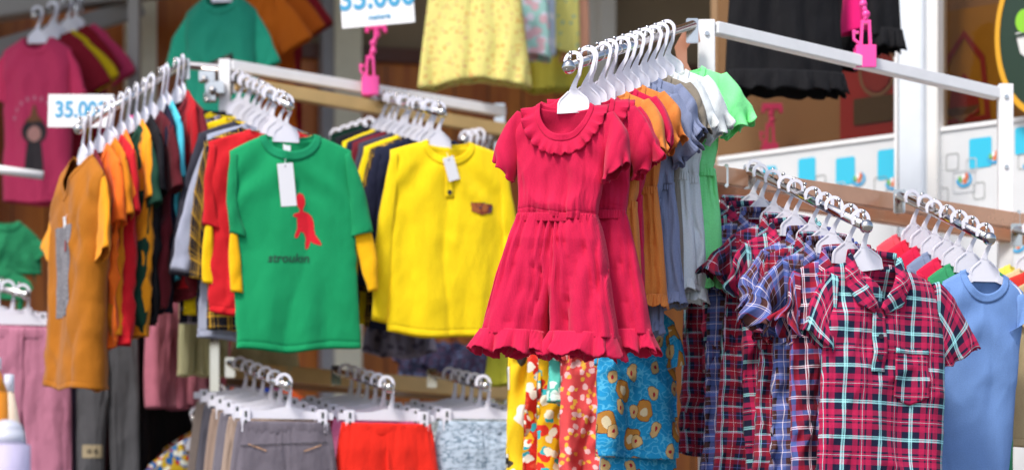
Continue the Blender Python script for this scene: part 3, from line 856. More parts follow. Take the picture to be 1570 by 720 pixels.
# glass
gb = NB('window_glass'); gb.t.nodes.remove(gb.b)
tr = gb.n('ShaderNodeBsdfTransparent'); tr.inputs[0].default_value = (.80, .74, .66, 1); gl = gb.n('ShaderNodeBsdfGlossy'); gl.inputs['Roughness'].default_value = .04
lw = gb.n('ShaderNodeFresnel'); lw.inputs[0].default_value = 1.18
mx = gb.n('ShaderNodeMixShader'); gb.l(lw.outputs[0], mx.inputs[0]); gb.l(tr.outputs[0], mx.inputs[1]); gb.l(gl.outputs[0], mx.inputs[2])
gb.l(mx.outputs[0], gb.t.nodes['Material Output'].inputs[0])
fbox('pane', 1100, 1374, PTOP + .012, 4.6, -.012, .005, gb.m); fbox('pane', 1436, 1800, PTOP + .012, 4.6, -.012, .005, gb.m)
IN = plain('brown_interior_wall', 'a58462', .85, noise=.2, nscale=2)
fbox('inner_wall', 1090, 1900, 0, 4.6, -.22, .05, IN)
# column
col_ = thing('column', 'white aluminium column between the glass panes', 'column', fpt(1374, .05))
BLW = plain('white_aluminium', 'e6edf5', .32, 0, noise=.06)
fbox('post', 1377, 1414, 0, 4.6, .06, .10, BLW, col_, .004); fbox('side_post', 1415.5, 1437, 0, 4.6, .03, .07, plain('white_paint', 'eceae6', .5), col_, .003)
fbox('edge_rail', 1371, 1376, 0, 4.6, .05, .05, WHITEM, col_); fbox('gap', 1376.1, 1377.6, 0, 4.6, .045, .03, plain('black_rubber', '181818', .6), col_)

# graphics on the panels
CY = plain('cyan_print', '35bede', .4); OUT = plain('grey_line_print', '8d928e', .5); PALE = plain('pale_grey_print', 'c2c6ca', .5)
LOGO = [plain('logo_print', c, .5) for c in ('e07038', '3aa6d8', '74b84a', 'f2f2f2')]
def fframe(px, py, off=.002):
    a = fpt(px, off); z = EYE + (900 - py) / FPX * a.y; return a, z
def flat(name, pts, px, py, off, mat, par, hole=None):
    """thin raised print; pts in px units around (px,py)"""
    a, z = fframe(px, py, off); s = a.y / FPX; bm = bmesh.new()
    def ring(pp, o): return [bm.verts.new((a.x + rd.x * x * s * 1.0 + rn.x * o, a.y + rd.y * x * s + rn.y * o, z + zz * s)) for x, zz in pp]
    f0 = ring(pts, 0)
    if hole:
        h0 = ring(hole, 0)
        for i in range(len(pts)): bm.faces.new((f0[i], f0[(i + 1) % len(pts)], h0[(i + 1) % len(pts)], h0[i]))
    else: bm.faces.new(f0)
    o = bm_obj(name, bm, mat); o.parent = par; o.location = -par.location; return o
def sq(px, py, wx, wz, r=4, mat=None, hole=False, off=.0015, lw=2.0):
    pts = rrect(0, 0, wx, wz, r)
    flat('square_outline' if hole else 'square', pts, px, py, off, mat, sf_, rrect(0, 0, wx - 2 * lw, wz - 2 * lw, max(1, r - lw * .6)) if hole else None)
def emblem(px, py, s=1):
    rr = random.Random(int(px))
    flat('swirl', [(12 * s * cos(a), 11 * s * sin(a)) for a in np.linspace(pi * 1.0, pi * 2.35, 14)], px, py, .0030, LOGO[1], sf_, [(8.5 * s * cos(a), 7 * s * sin(a)) for a in np.linspace(pi * 1.0, pi * 2.35, 14)])
    for k, (dx, dy, c) in enumerate(((-6, 1, 2), (-1, 4, 3), (4, 5, 0), (1, -2, 0))):
        flat('figure', [((dx + 2.6 * cos(a)) * s, (dy + 4.4 * sin(a)) * s) for a in np.linspace(0, 2 * pi, 12, endpoint=False)], px, py, .0036 + .0004 * k, LOGO[c], sf_)
def motif(px, py, k=0):
    sq(px, py, 36, 44, 4, CY, off=.0015)
for px, py, wx, wz in ((1237, 262, 30, 40), (1296, 262, 33, 42), (1359, 252, 30, 46), (1429, 230, 24, 44), (1503, 234, 37, 46), (1572, 215, 34, 42), (1640, 220, 37, 46), (1178, 272, 28, 34)):
    sq(px, py, wx, wz, 4, CY)
for px, py, wx, wz in ((1258, 275, 18, 14), (1350, 284, 22, 26), (1460, 248, 21, 26), (1440, 300, 30, 24), (1501, 292, 19, 26), (1572, 247, 24, 24), (1193, 300, 20, 18), (1620, 300, 22, 26)):
    sq(px, py, wx, wz, 4, OUT, True, .0022, 1.1)
for px, py, wx, wz in ((1489, 253, 18, 22), (1478, 278, 38, 34), (1288, 288, 18, 18)):
    sq(px, py, wx, wz, 4, PALE, True, .0026, 1.6)
for px, py, s in ((1316, 274, 1), (1368, 280, 1), (1431, 262, 1.1), (1478, 275, 1.1), (1524, 240, 1), (1578, 252, .9), (1430, 303, .8), (1560, 375, 1.1), (1240, 300, .8)): emblem(px, py, s)

# posters seen through the glass
def ipt(px, off): return fpt(px, off)
RED = plain('dark_red_poster', 'a01416', .5); MUST = plain('mustard_poster', 'a87c18', .6); MAR = plain('maroon_print', '902428', .6); TAN = plain('tan_print', '8a6c58', .6)
def iposter(name, label, p0, p1, y0, y1, mat, kind='poster', off=-.16):
    c = fpt((p0 + p1) / 2, off); a = fpt(p0, off); b = fpt(p1, off)
    t = thing(name, label, kind, (c.x, c.y, 0)); zz = lambda py: EYE + (900 - py) / FPX * c.y
    fbox('sheet', p0, p1, zz(y1), zz(y0), off, .004, mat, t); return t, c, zz
def iflat(t, pts, px, py, off, mat, name, hole=None): 
    a = fpt(px, off); s = a.y / FPX; z = EYE + (900 - py) / FPX * a.y; bm = bmesh.new()
    f0 = [bm.verts.new((a.x + rd.x * x * s, a.y + rd.y * x * s, z + q * s)) for x, q in pts]
    if hole:
        h0 = [bm.verts.new((a.x + rd.x * x * s, a.y + rd.y * x * s, z + q * s)) for x, q in hole]
        for i in range(len(pts)): bm.faces.new((f0[i], f0[(i + 1) % len(pts)], h0[(i + 1) % len(pts)], h0[i]))
    else: bm.faces.new(f0)
    o = bm_obj(name, bm, mat); o.parent = t; o.location = -t.location
el = lambda rx, rz, n=28: [(rx * cos(a), rz * sin(a)) for a in np.linspace(0, 2 * pi, n, endpoint=False)]
t, c, zz = iposter('poster', 'dark red poster with round tan seal behind the glass', 1288, 1373, -60, 222, RED)
iflat(t, el(32, 40), 1345, 108, -.155, TAN, 'seal', el(27, 35)); iflat(t, el(24, 32), 1345, 108, -.154, MAR, 'seal_centre')
iflat(t, rrect(0, 0, 68, 40, 2), 1339, 168, -.155, plain('olive_print', '4a3a18', .6), 'lettering_band')
t, c, zz = iposter('poster', 'mustard poster with maroon pointed arch emblem behind the glass', 1441, 1536, 12, 200, MUST)
arch = [(-44, -70), (-34, 28), (0, 72), (34, 28), (44, -70)]; iflat(t, arch, 1478, 118, -.155, MAR, 'arch', [(x * .78, z * .86 - 2) for x, z in arch])
iflat(t, [(-26, -22), (-22, 14), (0, 40), (22, 14), (26, -22), (0, -34)], 1478, 152, -.154, MAR, 'emblem'); iflat(t, [(-30, 4), (-20, -8), (20, -8), (30, 4), (0, -20)], 1474, 168, -.153, TAN, 'ribbon')
oc = fpt(1598, .05); t = thing('shop_sign', 'dark green oval sign with a yellow rim at the right edge', 'sign', (oc.x, oc.y, 0))
iflat(t, el(80, 130, 60), 1600, 48, .055, plain('yellow_rim', 'dca018', .5), 'rim', el(72, 120, 60)); iflat(t, el(72, 120, 60), 1600, 48, .052, plain('dark_green_sign', '10301e', .5), 'board')
iflat(t, [(-46, 6), (46, 6), (38, -26), (18, -44), (-18, -44), (-38, -26)], 1600, 50, .056, plain('sign_white', 'd8d8d4', .5), 'bowl'); iflat(t, el(14, 18), 1570, 32, .058, plain('lime_print', '86c828', .5), 'leaf')
iflat(t, [(-50, 0), (50, 0), (49, -4), (-49, -4)], 1600, 46, .060, plain('dark_green_sign', '10301e', .5), 'bowl_line')

# added sheet, out of view, that shades the shop and upper left garments
bm = bmesh.new(); box(bm, (-.2, 9.5, 4.25), (9, 4.3, .08)); box(bm, (-2.45, 7.05, 4.25), (4.5, .58, .078)); tag(bm_obj('canopy', bm, GREYP), 'flat grey sheet added out of view to shade the shop', 'canopy')
bm = bmesh.new(); beam(bm, P(-120, 112, 8.1), P(215, 12, 8.5), .07, .07); tag(bm_obj('display_rail', bm, plain('dull_steel', '9a9590', .5, .3), None, False, .006), 'dull grey rail above the pink tee at upper left', 'rail')
bm = bmesh.new(); beam(bm, P(-120, 20, 8.3), P(420, -56, 8.5), .10, .13); tag(bm_obj('ceiling_beam', bm, plain('dull_steel', '9a9590', .5, .3), None, False, .006), 'grey beam under the ceiling at upper left', 'beam')
bm = bmesh.new(); beam(bm, P(206, -60, 8.32), P(206, 340, 8.32), .04, .05, Vector((0, 1, 0))); tag(bm_obj('slotted_upright', bm, plain('dull_steel', '9a9590', .5, .3)), 'slim grey upright beside the cream door post', 'upright')

# ================================================================== RACKS
def rack_right():
    o = P(1083, 32, 5.42); t = thing('garment_rack', 'white garment rack with rose gold rails on the right', 'garment rack', (o.x, o.y, 0))
    def add(name, bm, mat, bev=.0015):
        ob = bm_obj(name, bm, mat, bevel=bev); ob.parent = t; ob.location = -t.location; return ob
    y0 = 5.42; y1 = 5.42 * 1.085; a = P(1083, 0, y0); b = P(1541, 0, y1)
    zt = P(0, 36, y0).z; zb = P(0, 140, y1).z
    up = (b - a); up.z = 0; up.normalize()
    for (c, z1, wd) in ((a, P(0, 32, y0).z, .040), (b, P(0, 130, y1).z, .038)):
        bm = bmesh.new(); beam(bm, (c.x, c.y, 0), (c.x, c.y, z1), wd, .03, Vector((0, 1, 0)))
        add('post', bm, WHITEM)
        bm = bmesh.new()
        for k in range(40):
            z = z1 - .02 - k * .03; box(bm, (c.x + wd / 2 + .0002, c.y - .004, z), (.0012, .006, .017))
        add('slot_column', bm, plain('slot_black', '40423f', .6), 0)
    bm = bmesh.new(); beam(bm, (a.x + .02, a.y, zt - .012), (b.x - .02, b.y, P(0, 137, y1).z - .012), .030, .030); add('top_bar', bm, WHITEM, .002)
    for k, (ya, yb, th) in enumerate(((270, 342, .044), (296, 366, .034))):
        off = -.03 if k == 0 else .05
        bm = bmesh.new(); beam(bm, P(1050, ya - 9, y0 - .05 + off), P(1640, yb + 10, y1 + .03 + off), .022, th); add('rail', bm, BRASS if k == 0 else BRASS, .003)
    for px in (1113, 1155, 1378, 1560):
        q = (px - 1050) / 590; c = P(px, 261 + q * 91, y0 - .08 + q * (y1 - y0 + .08)); bm = bmesh.new(); box(bm, c, (.010, .034, .056)); add('clamp', bm, CHROME, .002)
    for c, z1 in ((a, P(0, 32, y0).z), (b, P(0, 130, y1).z)):
        for k in (.035, .22, .40):
            bm = bmesh.new(); cyl(bm, (c.x, c.y - .015, z1 - k), (c.x, c.y - .019, z1 - k), .006, seg=6); add('bolt', bm, CHROME, 0)
    bm = bmesh.new(); box(bm, (a.x + .06, a.y, .015), (.3, .5, .03)); add('foot', bm, WHITEM)
    bm = bmesh.new(); box(bm, (b.x, b.y, .015), (.3, .5, .03)); add('foot', bm, WHITEM)
rack_right()
def rack_left():
    y0, y1 = 6.7, 7.25; o = P(343, 90, y0); t = thing('garment_rack', 'white garment rack with pale gold rail on the left', 'garment rack', (o.x, o.y, 0))
    def add(name, bm, mat, bev=.0015):
        ob = bm_obj(name, bm, mat, bevel=bev); ob.parent = t; ob.location = -t.location; return ob
    a = P(345, 0, y0); b = P(766, 0, y1)
    bm = bmesh.new(); beam(bm, (a.x, a.y, P(0, 172, y0).z), (a.x, a.y, P(0, 92, y0).z), .034, .03, Vector((0, 1, 0))); add('post', bm, WHITEM)
    bm = bmesh.new(); beam(bm, (a.x - .03, a.y, 0), (a.x - .03, a.y, P(0, 174, y0).z), .028, .028, Vector((0, 1, 0))); add('chrome_post', bm, CHROME)
    bm = bmesh.new(); beam(bm, (b.x, b.y, 0), (b.x, b.y, P(0, 160, y1).z), .034, .03, Vector((0, 1, 0))); add('post', bm, CHROME)
    bm = bmesh.new(); beam(bm, P(353, 101, y0), P(772, 172, y1), .032, .032); add('top_bar', bm, WHITEM, .002)
    bm = bmesh.new(); beam(bm, P(362, 128, y0 - .02), P(790, 203, y1 - .02), .03, .042); add('rail', bm, GOLD, .003)
    bm = bmesh.new(); cyl(bm, P(285, 100, y0), P(345, 105, y0), .012); add('cross_tube', bm, CHROME, 0)
    for (x, y, s) in ((318, 118, .03), (330, 135, .035), (322, 150, .022)):
        bm = bmesh.new(); box(bm, P(x, y, y0 - .03), (s * 1.6, .03, s)); ball(bm, P(x - 4, y + 4, y0 - .05), s * .35); add('clamp', bm, CHROME, 0)
    bm = bmesh.new(); beam(bm, P(345, 566, y0 + .1), P(815, 603, y1), .03, .050); add('lower_rail', bm, GOLD, .003)
    bm = bmesh.new(); beam(bm, P(345, 585, y0 + .3), P(815, 618, y1 + .2), .03, .022); add('lower_rail', bm, CHROME, .003)
    bm = bmesh.new(); box(bm, (a.x, a.y, .015), (.3, .5, .03)); box(bm, (b.x, b.y, .015), (.3, .5, .03)); add('foot', bm, CHROME)
rack_left()
bm = bmesh.new(); cyl(bm, P(-60, 252, 7.0), P(66, 269, 7.0), .014); tag(bm_obj('rail_tube', bm, WHITEM, None, True), 'short white tube in front of the pink tee', 'tube')

# ================================================================== THE RUFFLED SETS (upper right arm)
def sethook(k): return k
N, F = P(872, 103, 4.75), P(1062, 38, 5.32)
ts = [.012 + .066 * i for i in range(12)]
arm(N, F, 'chrome arm with pegs holding the ruffled sets', ts)
bm = bmesh.new(); strip(bm, [(0, 0), (-.03, -.004), (-.045, -.03), (-.04, -.07), (-.02, -.10)], [.03, .034, .03, .022, .012], -.006, .006)
_b = bm_obj('arm_bracket', bm, plain('copper_bracket', 'c98d72', .35, .5)); _b.location = P(1072, 55, 5.37); tag(_b, 'curved copper bracket at the head of the ruffled sets arm', 'bracket')
setcols = [('crimson', 'c61244', 'ruffle', .0027), ('crimson', 'c61244', 'ruffle', .0027), ('crimson', 'c61244', 'ruffle', .0027), ('orange', 'd8813a', 'plain', .0032), ('crimson', 'c61244', 'plain', .003), ('orange', 'd8813a', 'plain', .0032),
           ('blue-grey', '7e88a6', 'plain', .0035), ('blue-grey', '7e88a6', 'plain', .0035), ('taupe', '857c6e', 'plain', .0032), ('white', 'd9dfe0', 'plain', .003), ('white', 'd9dfe0', 'plain', .003), ('mint green', '86f29a', 'plain', .003)]
items = []
for i, (nm, hx, kd, rb) in enumerate(setcols):
    def f(root, k, hx=hx, kd=kd, rb=rb): outfit(root, fabric(hx, rb, .22), 3 if k == 0 else 11 + k + (20 if kd == 'ruffle' else 0), k == 0, kd)
    items.append((.035 + .066 * i + (.03 if i > 8 else 0), 'child_outfit', 'child outfit', f'{nm} puff-sleeved top and shorts set', f))
AN = 'the ruffled sets arm'
roots = shirt_row(N, F, items, kfac=.62, group='puff-sleeved sets on one arm', armname=AN, jit=4, roll=radians(4))
for i, r in enumerate(roots):
    if not i: r.location.x -= .018
    if i: r.rotation_euler[2] = radians(-14 + random.Random(i).uniform(-10, 10)); r.rotation_euler[1] = radians(1.5 + random.Random(i + 50).uniform(-2.5, 2.5)); r.scale = (1 + random.Random(i + 9).uniform(-.06, .08),) * 3
    if i == 1: r.rotation_euler[2] = radians(-8)
    if i == 11: r.scale = (1.16, 1.1, 1.0); r.location.x += .012

# ================================================================== PLAID SHIRTS
N, F = P(1328, 347, 4.72), P(1150, 262, 5.40)
ts = [.02 + .095 * i for i in range(9)]
arm(N, F, 'chrome arm with pegs holding the plaid shirts', ts)
kinds = [('red', 'crimson and navy checked'), ('white', 'wine, navy and white checked'), ('blue', 'blue and brown checked'), ('wine', 'wine and navy checked'), ('blue', 'blue and brown checked'), ('red', 'crimson and navy checked'), ('wine', 'wine and navy checked'), ('blue', 'blue and brown checked'), ('red', 'crimson and navy checked'), ('wine', 'wine and navy checked')]
items = []
for i, (kd, nm) in enumerate(kinds):
    def f(root, k, kd=kd): plaid_shirt(root, plaid(kd), 5 if k == 0 else 30 + k, k == 0)
    items.append((.05 + .103 * i, 'plaid_shirt', 'shirt', f'{nm} shirt', f))
roots = shirt_row(N, F, items, kfac=.8, group='checked shirts on one arm', armname='the plaid arm', jit=13, roll=radians(3))
roots[0].location.x += .030; roots[0].rotation_euler = (0, radians(1.5), radians(19)); roots[0].scale = (1.06, 1.03, 1.0)
for r in roots[1:]: r.rotation_euler[1] += radians(random.Random(r.name).uniform(-4, 4))
for r in roots[-3:]: r.location.x -= .022

# ================================================================== BLUE TEE ROW
N, F = P(1517, 366, 4.98), P(1380, 300, 5.56)
arm(N, F, 'chrome arm with pegs holding the blue tee row', [.03 + .14 * i for i in range(6)])
cols = [('sky blue', '6c8fc6'), ('green', '2f8a5a'), ('crimson', 'c81440'), ('grey-blue', '7583a0'), ('crimson', 'c81440'), ('red', 'd01838'), ('coral pink', 'd84a58')]
items = []
for i, (nm, hx) in enumerate(cols):
    def f(root, k, hx=hx):
        tee(root, dict(w=[.098, .101, .104, .110], H=.56, nw=.054, nd=.06, sl=.028, D=.02, fa=.008, sL=.05, sA=22, cw=.12, ah=.13, band=.014, wr=.003), fabric(hx, 0, .2), 60 + (k > 0), solid=.0016)
    items.append((.05 + .13 * i, 'tee_shirt', 'tee shirt', f'{nm} tee', f))
shirt_row(N, F, items, kfac=1.1, group='plain tees beside the plaid shirts', armname='the sky blue tee arm', jit=4, roll=radians(6))
# small group at the right edge
N, F = P(1640, 372, 5.2), P(1560, 352, 5.75)
arm(N, F, 'chrome arm beyond the right edge holding yellow tees', [.1, .4, .7])
items = []
for i, (nm, hx) in enumerate([('tan', 'b8a47c'), ('red', 'c83228'), ('beige', 'cdb48a'), ('pale yellow', 'e0cf52')]):
    def f(root, k, hx=hx): tee(root, dict(w=[.122, .130, .135, .142], H=.40, nw=.058, nd=.06, sl=.028, D=.014, fa=.004, sL=.06, sA=22, cw=.11, ah=.13), fabric(hx, 0, .2), 61)
    items.append((.1 + .22 * i, 'tee_shirt', 'tee shirt', f'{nm} tee', f))
shirt_row(N, F, items, kfac=.7, group='tees at the right edge', armname='the right-edge arm', jit=4)

# ================================================================== GREEN TEE ROW
TAG = plain('hang_tag_card', 'f3f3f8', .5)
def hang_tag(root, sf, x, z, wd, ht, rot, proud=.012):
    bm = bmesh.new(); box(bm, (0, 0, -ht / 2), (wd, .0012, ht)); o = bm_obj('hang_tag', bm, TAG, root); o.location = (x, sf.y(x, z) - proud, z); o.rotation_euler = (radians(6), rot, 0)
    bm = bmesh.new(); cyl(bm, (0, 0, -.008), (.004, .010, .012), .0006, seg=6); c = bm_obj('tag_loop', bm, TAG, o)
    bm = bmesh.new(); cyl(bm, (0, -.0008, -.008), (0, -.0014, -.008), .0025, seg=10); bm_obj('eyelet', bm, plain('eyelet_grey', '9a9aa0', .4), o)
N, F = P(443, 163, 6.0), P(358, 120, 6.72)
arm(N, F, 'chrome arm with the green dinosaur tee at its tip', [.05 + .12 * i for i in range(8)])
def green(root, k):
    sf, p = tee(root, dict(w=[.166, .170, .168, .170], H=.575, nw=.078, nd=.062, sl=.040, D=.013, fa=.007, band=.020, wr=.0016, lam=.11, nu=70, ah=.16), fabric('08925a', 0, .22), 81, fabric('0a8a56', 0, .3), fabric('08885a', 0, .2), 'layered', under_mat=fabric('f2b400', 0, .3))
    RD = fabric('d8182c', 0, .1)
    dino = [(0, 70), (6, 75), (12, 73), (15, 66), (15, 57), (12, 50), (12, 45), (20, 42), (26, 36), (29, 26), (29, 15), (31, 6), (38, -4), (41, -10), (37, -11), (28, -8), (22, -4), (20, -10), (17, -16), (13, -17), (13, -9), (14, 2), (11, 10), (5, 12), (3, 6), (-1, 1), (-5, 2), (-4, 8), (0, 16), (0, 27), (1, 35), (-6, 36), (-5, 41), (4, 43), (6, 47), (3, 52), (-1, 60)]
    poly_decal('dinosaur_print', [(x * .0016 + .006, z * .00165 - .280) for x, z in dino], sf, RD, root, .0015)
    tm = text_mesh('stroukın', .034, plain('dark_green_ink', '0c4a34', .7), bold=.0006, extrude=.0, shear=.2)
    tm.transform(Matrix.Rotation(radians(1), 4, 'Y'))
    for v in tm.vertices: x = v.co.x - .022; z = v.co.z - .333; v.co = (x, sf.y(x, z) - .0022, z)
    link('lettering', tm, parent=root)
    hang_tag(root, sf, -.022, -.078, .043, .115, radians(-4))
    bm = bmesh.new(); box(bm, (0, .0, 0), (.02, .001, .026)); o = bm_obj('neck_label', bm, TAG, root); o.location = (-.01, .004, -.028)
WIDE = dict(w=[.172, .176, .176, .18], sO=.085)
def mk(nm, hx, seed, sl, body=None, spec=None, smat=None):
    def f(root, k):
        d = dict(w=[.165, .168, .168, .172], H=.54, nw=.075, nd=.05, sl=.035, D=.016, fa=.009, wr=.009); d.update(spec or {})
        tee(root, d, body or fabric(hx, 0, .35), seed, smat, None, sl)
    return f
def redyel(root, k):
    tee(root, dict(w=[.178, .180, .176, .176], H=.50, nw=.075, nd=.05, sl=.035, D=.014, fa=.008, wr=.008), fabric('c81420', 0, .3), 96, None, None, 'layered', under_mat=fabric('f0c000', 0, .4))
items = [(.05, 'tee_shirt', 'tee shirt', 'green tee with red dinosaur print', green),
         (.15, 'sweatshirt', 'sweatshirt', 'red shirt with yellow sleeves', redyel),
         (.25, 'flannel_shirt', 'shirt', 'black and gold checked shirt', mk('', '', 94, 'long', plaid('gold'), dict(WIDE, H=.56, sO=.05))),
         (.34, 'sweatshirt', 'sweatshirt', 'light grey shirt', mk('', '9aa0b4', 93, 'long', None, dict(WIDE, H=.60))),
         (.43, 'sweatshirt', 'sweatshirt', 'charcoal shirt', mk('', '32323e', 95, 'long', None, dict(WIDE, H=.56))),
         (.52, 'sweatshirt', 'sweatshirt', 'yellow shirt', mk('', 'ecc800', 92, 'long', None, dict(WIDE, H=.56, sO=.10))),
         (.61, 'flannel_shirt', 'shirt', 'black and white checked shirt', mk('', '', 93, 'long', plaid('mono'), dict(WIDE, H=.60))),
         (.70, 'sweatshirt', 'sweatshirt', 'bright yellow shirt', mk('', 'ecd000', 94, 'long', None, dict(WIDE, sO=.12))),
         (.80, 'sweatshirt', 'sweatshirt', 'black shirt with yellow sleeves', mk('', '121216', 95, 'long', None, dict(WIDE, sO=.13), fabric('ecd000', 0, .4))),
         (.90, 'sweatshirt', 'sweatshirt', 'black shirt', mk('', '101014', 92, 'long', None, dict(WIDE, sO=.14)))]
roots = shirt_row(N, F, items, kfac=.75, group='shirts behind the green tee', armname='the green tee arm', jit=4, roll=radians(-2.5)); roots[0].location.x += .012; roots[1].location.x -= .014; roots[2].location.x -= .02
for i, r in enumerate(roots[4:]): r.location.x -= .018 + .008 * i

# ================================================================== YELLOW HENLEY ROW
N, F = P(678, 173, 6.15), P(575, 152, 7.05)
arm(N, F, 'chrome arm with the yellow henley at its tip', [.05 + .1 * i for i in range(9)])
def yellow(root, k):
    sf, p = tee(root, dict(w=[.165, .168, .170, .176], H=.535, nw=.070, nd=.06, vneck=0, sl=.028, D=.013, fa=.007, wr=.002, lam=.10, nu=70, sZ=.50, ah=.17), fabric('f0cf06', 0, .3), 101, None, None, 'long')
    poly_decal('breast_pocket', [(.060, -.165), (.124, -.168), (.122, -.192), (.092, -.200), (.062, -.190)], sf, plaid('gold') if 0 else printfab('7a3a22', ['3a3050', 'a05a30'], 40), root, .003)
    R = np.array([[(x, sf.y(x, z) - .003, z) for x in np.linspace(-.012, .012, 5)] for z in np.linspace(-.062, -.155, 14)]); part('placket', mesh_grid('placket', R, False, None, fabric('f0cf06', 0, .3)), root, None, .001)
    for z in (-.095, -.140):
        bm = bmesh.new(); y = sf.y(0, z) - .005; cyl(bm, (0, y, z), (0, y - .002, z), .0065 if z < -.1 else .005); bm_obj('button', bm, plain('shirt_button', '2c2030', .35), root)
    hang_tag(root, sf, -.008, -.045, .032, .066, radians(-18), .014)
items = [(.05, 'henley_shirt', 'henley shirt', 'yellow henley with breast pocket', yellow),
         (.14, 'sweatshirt', 'sweatshirt', 'navy shirt with yellow hem', mk('', '181c34', 94, 'long')),
         (.23, 'flannel_shirt', 'shirt', 'black and gold checked shirt', mk('', '', 95, 'long', plaid('gold'))),
         (.32, 'sweatshirt', 'sweatshirt', 'bright yellow shirt', mk('', 'ecd000', 92, 'long')),
         (.41, 'sweatshirt', 'sweatshirt', 'slate grey shirt', mk('', '3c3c4c', 93, 'long')),
         (.50, 'sweatshirt', 'sweatshirt', 'maroon shirt', mk('', '6a1020', 94, 'long')),
         (.59, 'sweatshirt', 'sweatshirt', 'navy shirt', mk('', '181c34', 95, 'long')),
         (.68, 'sweatshirt', 'sweatshirt', 'yellow shirt', mk('', 'ecd000', 92, 'long')),
         (.78, 'sweatshirt', 'sweatshirt', 'black shirt', mk('', '15151c', 93, 'long')),
         (.88, 'sweatshirt', 'sweatshirt', 'dark green shirt', mk('', '123c2c', 94, 'long'))]
roots = shirt_row(N, F, items, kfac=1.0, group='shirts behind the yellow henley', armname='the yellow henley arm', jit=4); roots[0].location.x += .028
# empty hangers on a second arm behind
N, F = P(512, 212, 7.0), P(575, 190, 7.4)
arm(N, F, 'small chrome arm of loose hangers behind the green tee', [])
for i in range(5):
    q = N + (F - N) * (.05 + .2 * i); hanger(q - Vector((0, 0, .086)), radians(-20), f'white plastic hanger, {ORD[i]} on the loose hanger arm', 'loose hangers behind the green tee')
N, F = P(712, 215, 6.9), P(752, 208, 7.3)
arm(N, F, 'small chrome arm of loose hangers behind the yellow henley', [])
for i in range(4):
    q = N + (F - N) * (.05 + .25 * i); hanger(q - Vector((0, 0, .086)), radians(-20), f'white plastic hanger, {ORD[i]} on the arm behind the henley', 'loose hangers behind the yellow henley')

# ================================================================== BROWN TEE ROW
N, F = P(121, 198, 6.2), P(282, 98, 6.42)
arm(N, F, 'chrome arm with pegs holding the brown tee row', [.01 + .075 * i for i in range(13)])
def brown(root, k):
    BR = fabric('aa660e', 0, .3); AM = fabric('e89610', 0, .3)
    sf, p = tee(root, dict(w=[.175, .175, .175, .185], H=.64, nw=.085, nd=.12, vneck=1, sl=.05, D=.05, fa=.008, wr=.005, sL=.20, cw=.15, sA=30, ah=.2), BR, 111, AM, BR)
    G = knitlines('78767c', '8e8c90'); poly_decal('printed_panel', [(-.06, -.20), (.08, -.19), (.08, -.44), (-.06, -.45)], sf, G, root, .002)
    poly_decal('patch', [(.02, -.235), (.065, -.235), (.065, -.265), (.02, -.265)], sf, fabric('8a1a20'), root, .004)
    hang_tag(root, sf, .03, -.17, .02, .03, 0, .006)
adult = dict(w=[.15, .15, .15, .155], H=.52, nw=.07, nd=.07, sl=.05, D=.018, fa=.012, wr=.014, sL=.15, cw=.11, sA=14, ah=.19)
def mt(hx, seed, H, sm=None):
    def f(root, k):
        d = dict(adult); d['H'] = H; tee(root, d, fabric(hx, 0, .4), seed, fabric(sm, 0, .4) if sm else None)
    return f
rowc = [('amber', 'f09c10', .66), ('maroon', '6e0f20', .58), ('orange', 'f4701a', .56), ('dark amber', 'c87808', .55), ('crimson', 'c01020', .58), ('orange', 'f47a1c', .56), ('dark green', '153f30', .58), ('amber', 'ee9a14', .60),
        ('black', '14141a', .58), ('dark maroon', '560c1a', .56), ('navy', '161830', .58), ('cyan', '4cc0d4', .50), ('maroon', '6a0f1e', .58), ('red', 'b00e1c', .56)]
items = [(.035, 'tee_shirt', 'tee shirt', 'brown tee with grey printed panel', brown)]
for i, (nm, hx, H) in enumerate(rowc[1:]):
    items.append((.105 + .073 * i, 'tee_shirt', 'tee shirt', f'{nm} tee', mt(hx, 120 + i % 3, H)))
roots = shirt_row(N, F, items, kfac=1.2, group='tees behind the brown tee', armname='the brown tee arm', jit=9, roll=radians(6))
for r in roots[1:]: r.rotation_euler[1] += radians(4)

# ================================================================== SHORTS ROWS (below)
def shorts_row(N, F, items, group, armname, kfac=.6, jit=3, pins=[]):
    arm(N, F, f'chrome arm holding {armname}', pins)
    N = Vector(N); F = Vector(F); d = N - F; th = atan2(d.x, -d.y) * kfac; rnd = random.Random(hash_s(armname))
    for i, (t, nm, lab, fn) in enumerate(items):
        pos = N + d * -t; loc = pos - Vector((0, 0, .111)); rz = th + radians(rnd.uniform(-jit, jit))
        wide_hanger(loc, rz, f'white clip hanger, {ORD[i]} of {armname}', 'clip hangers of ' + armname)
        r = thing(nm, f'{lab}, {ORD[i]} of {armname}', nm.split('_')[-1], loc + Vector((0, 0, .006)), rz, group); fn(r, i)
SH = dict(H=.34, ww=.125, hw=.165, cz=.20, gap=.012, D=.022, fa=.006, lam=.06, gather=.003, wr=.004, open=.4)
def shf(mat, seed, spec=None, extra=None):
    def f(r, k):
        d = dict(SH); d.update(spec or {}); sf = trousers(r, d, mat, seed)
        if extra: extra(r, sf)
    return f
def pocketlines(r, sf):
    OR = plain('tan_stitching', 'b08868', .7)
    for s in (-1, 1): poly_decal('pocket_piping', [(s * .05, -.075), (s * .10, -.057), (s * .10, -.060), (s * .051, -.0785)][::s], sf, OR, r, .004, .001)
    DK = plain('dark_stitching', '3c3840', .8); poly_decal('yoke_seam', [(-.12, -.062), (.12, -.050), (.12, -.053), (-.12, -.065)], sf, DK, r, .004, .0015)
sh_cols = [('grey', '6a646e'), ('taupe', '9a8678'), ('grey', '6a6670'), ('taupe', '947f72'), ('slate', '5c5a64'), ('light taupe', 'a59488')]
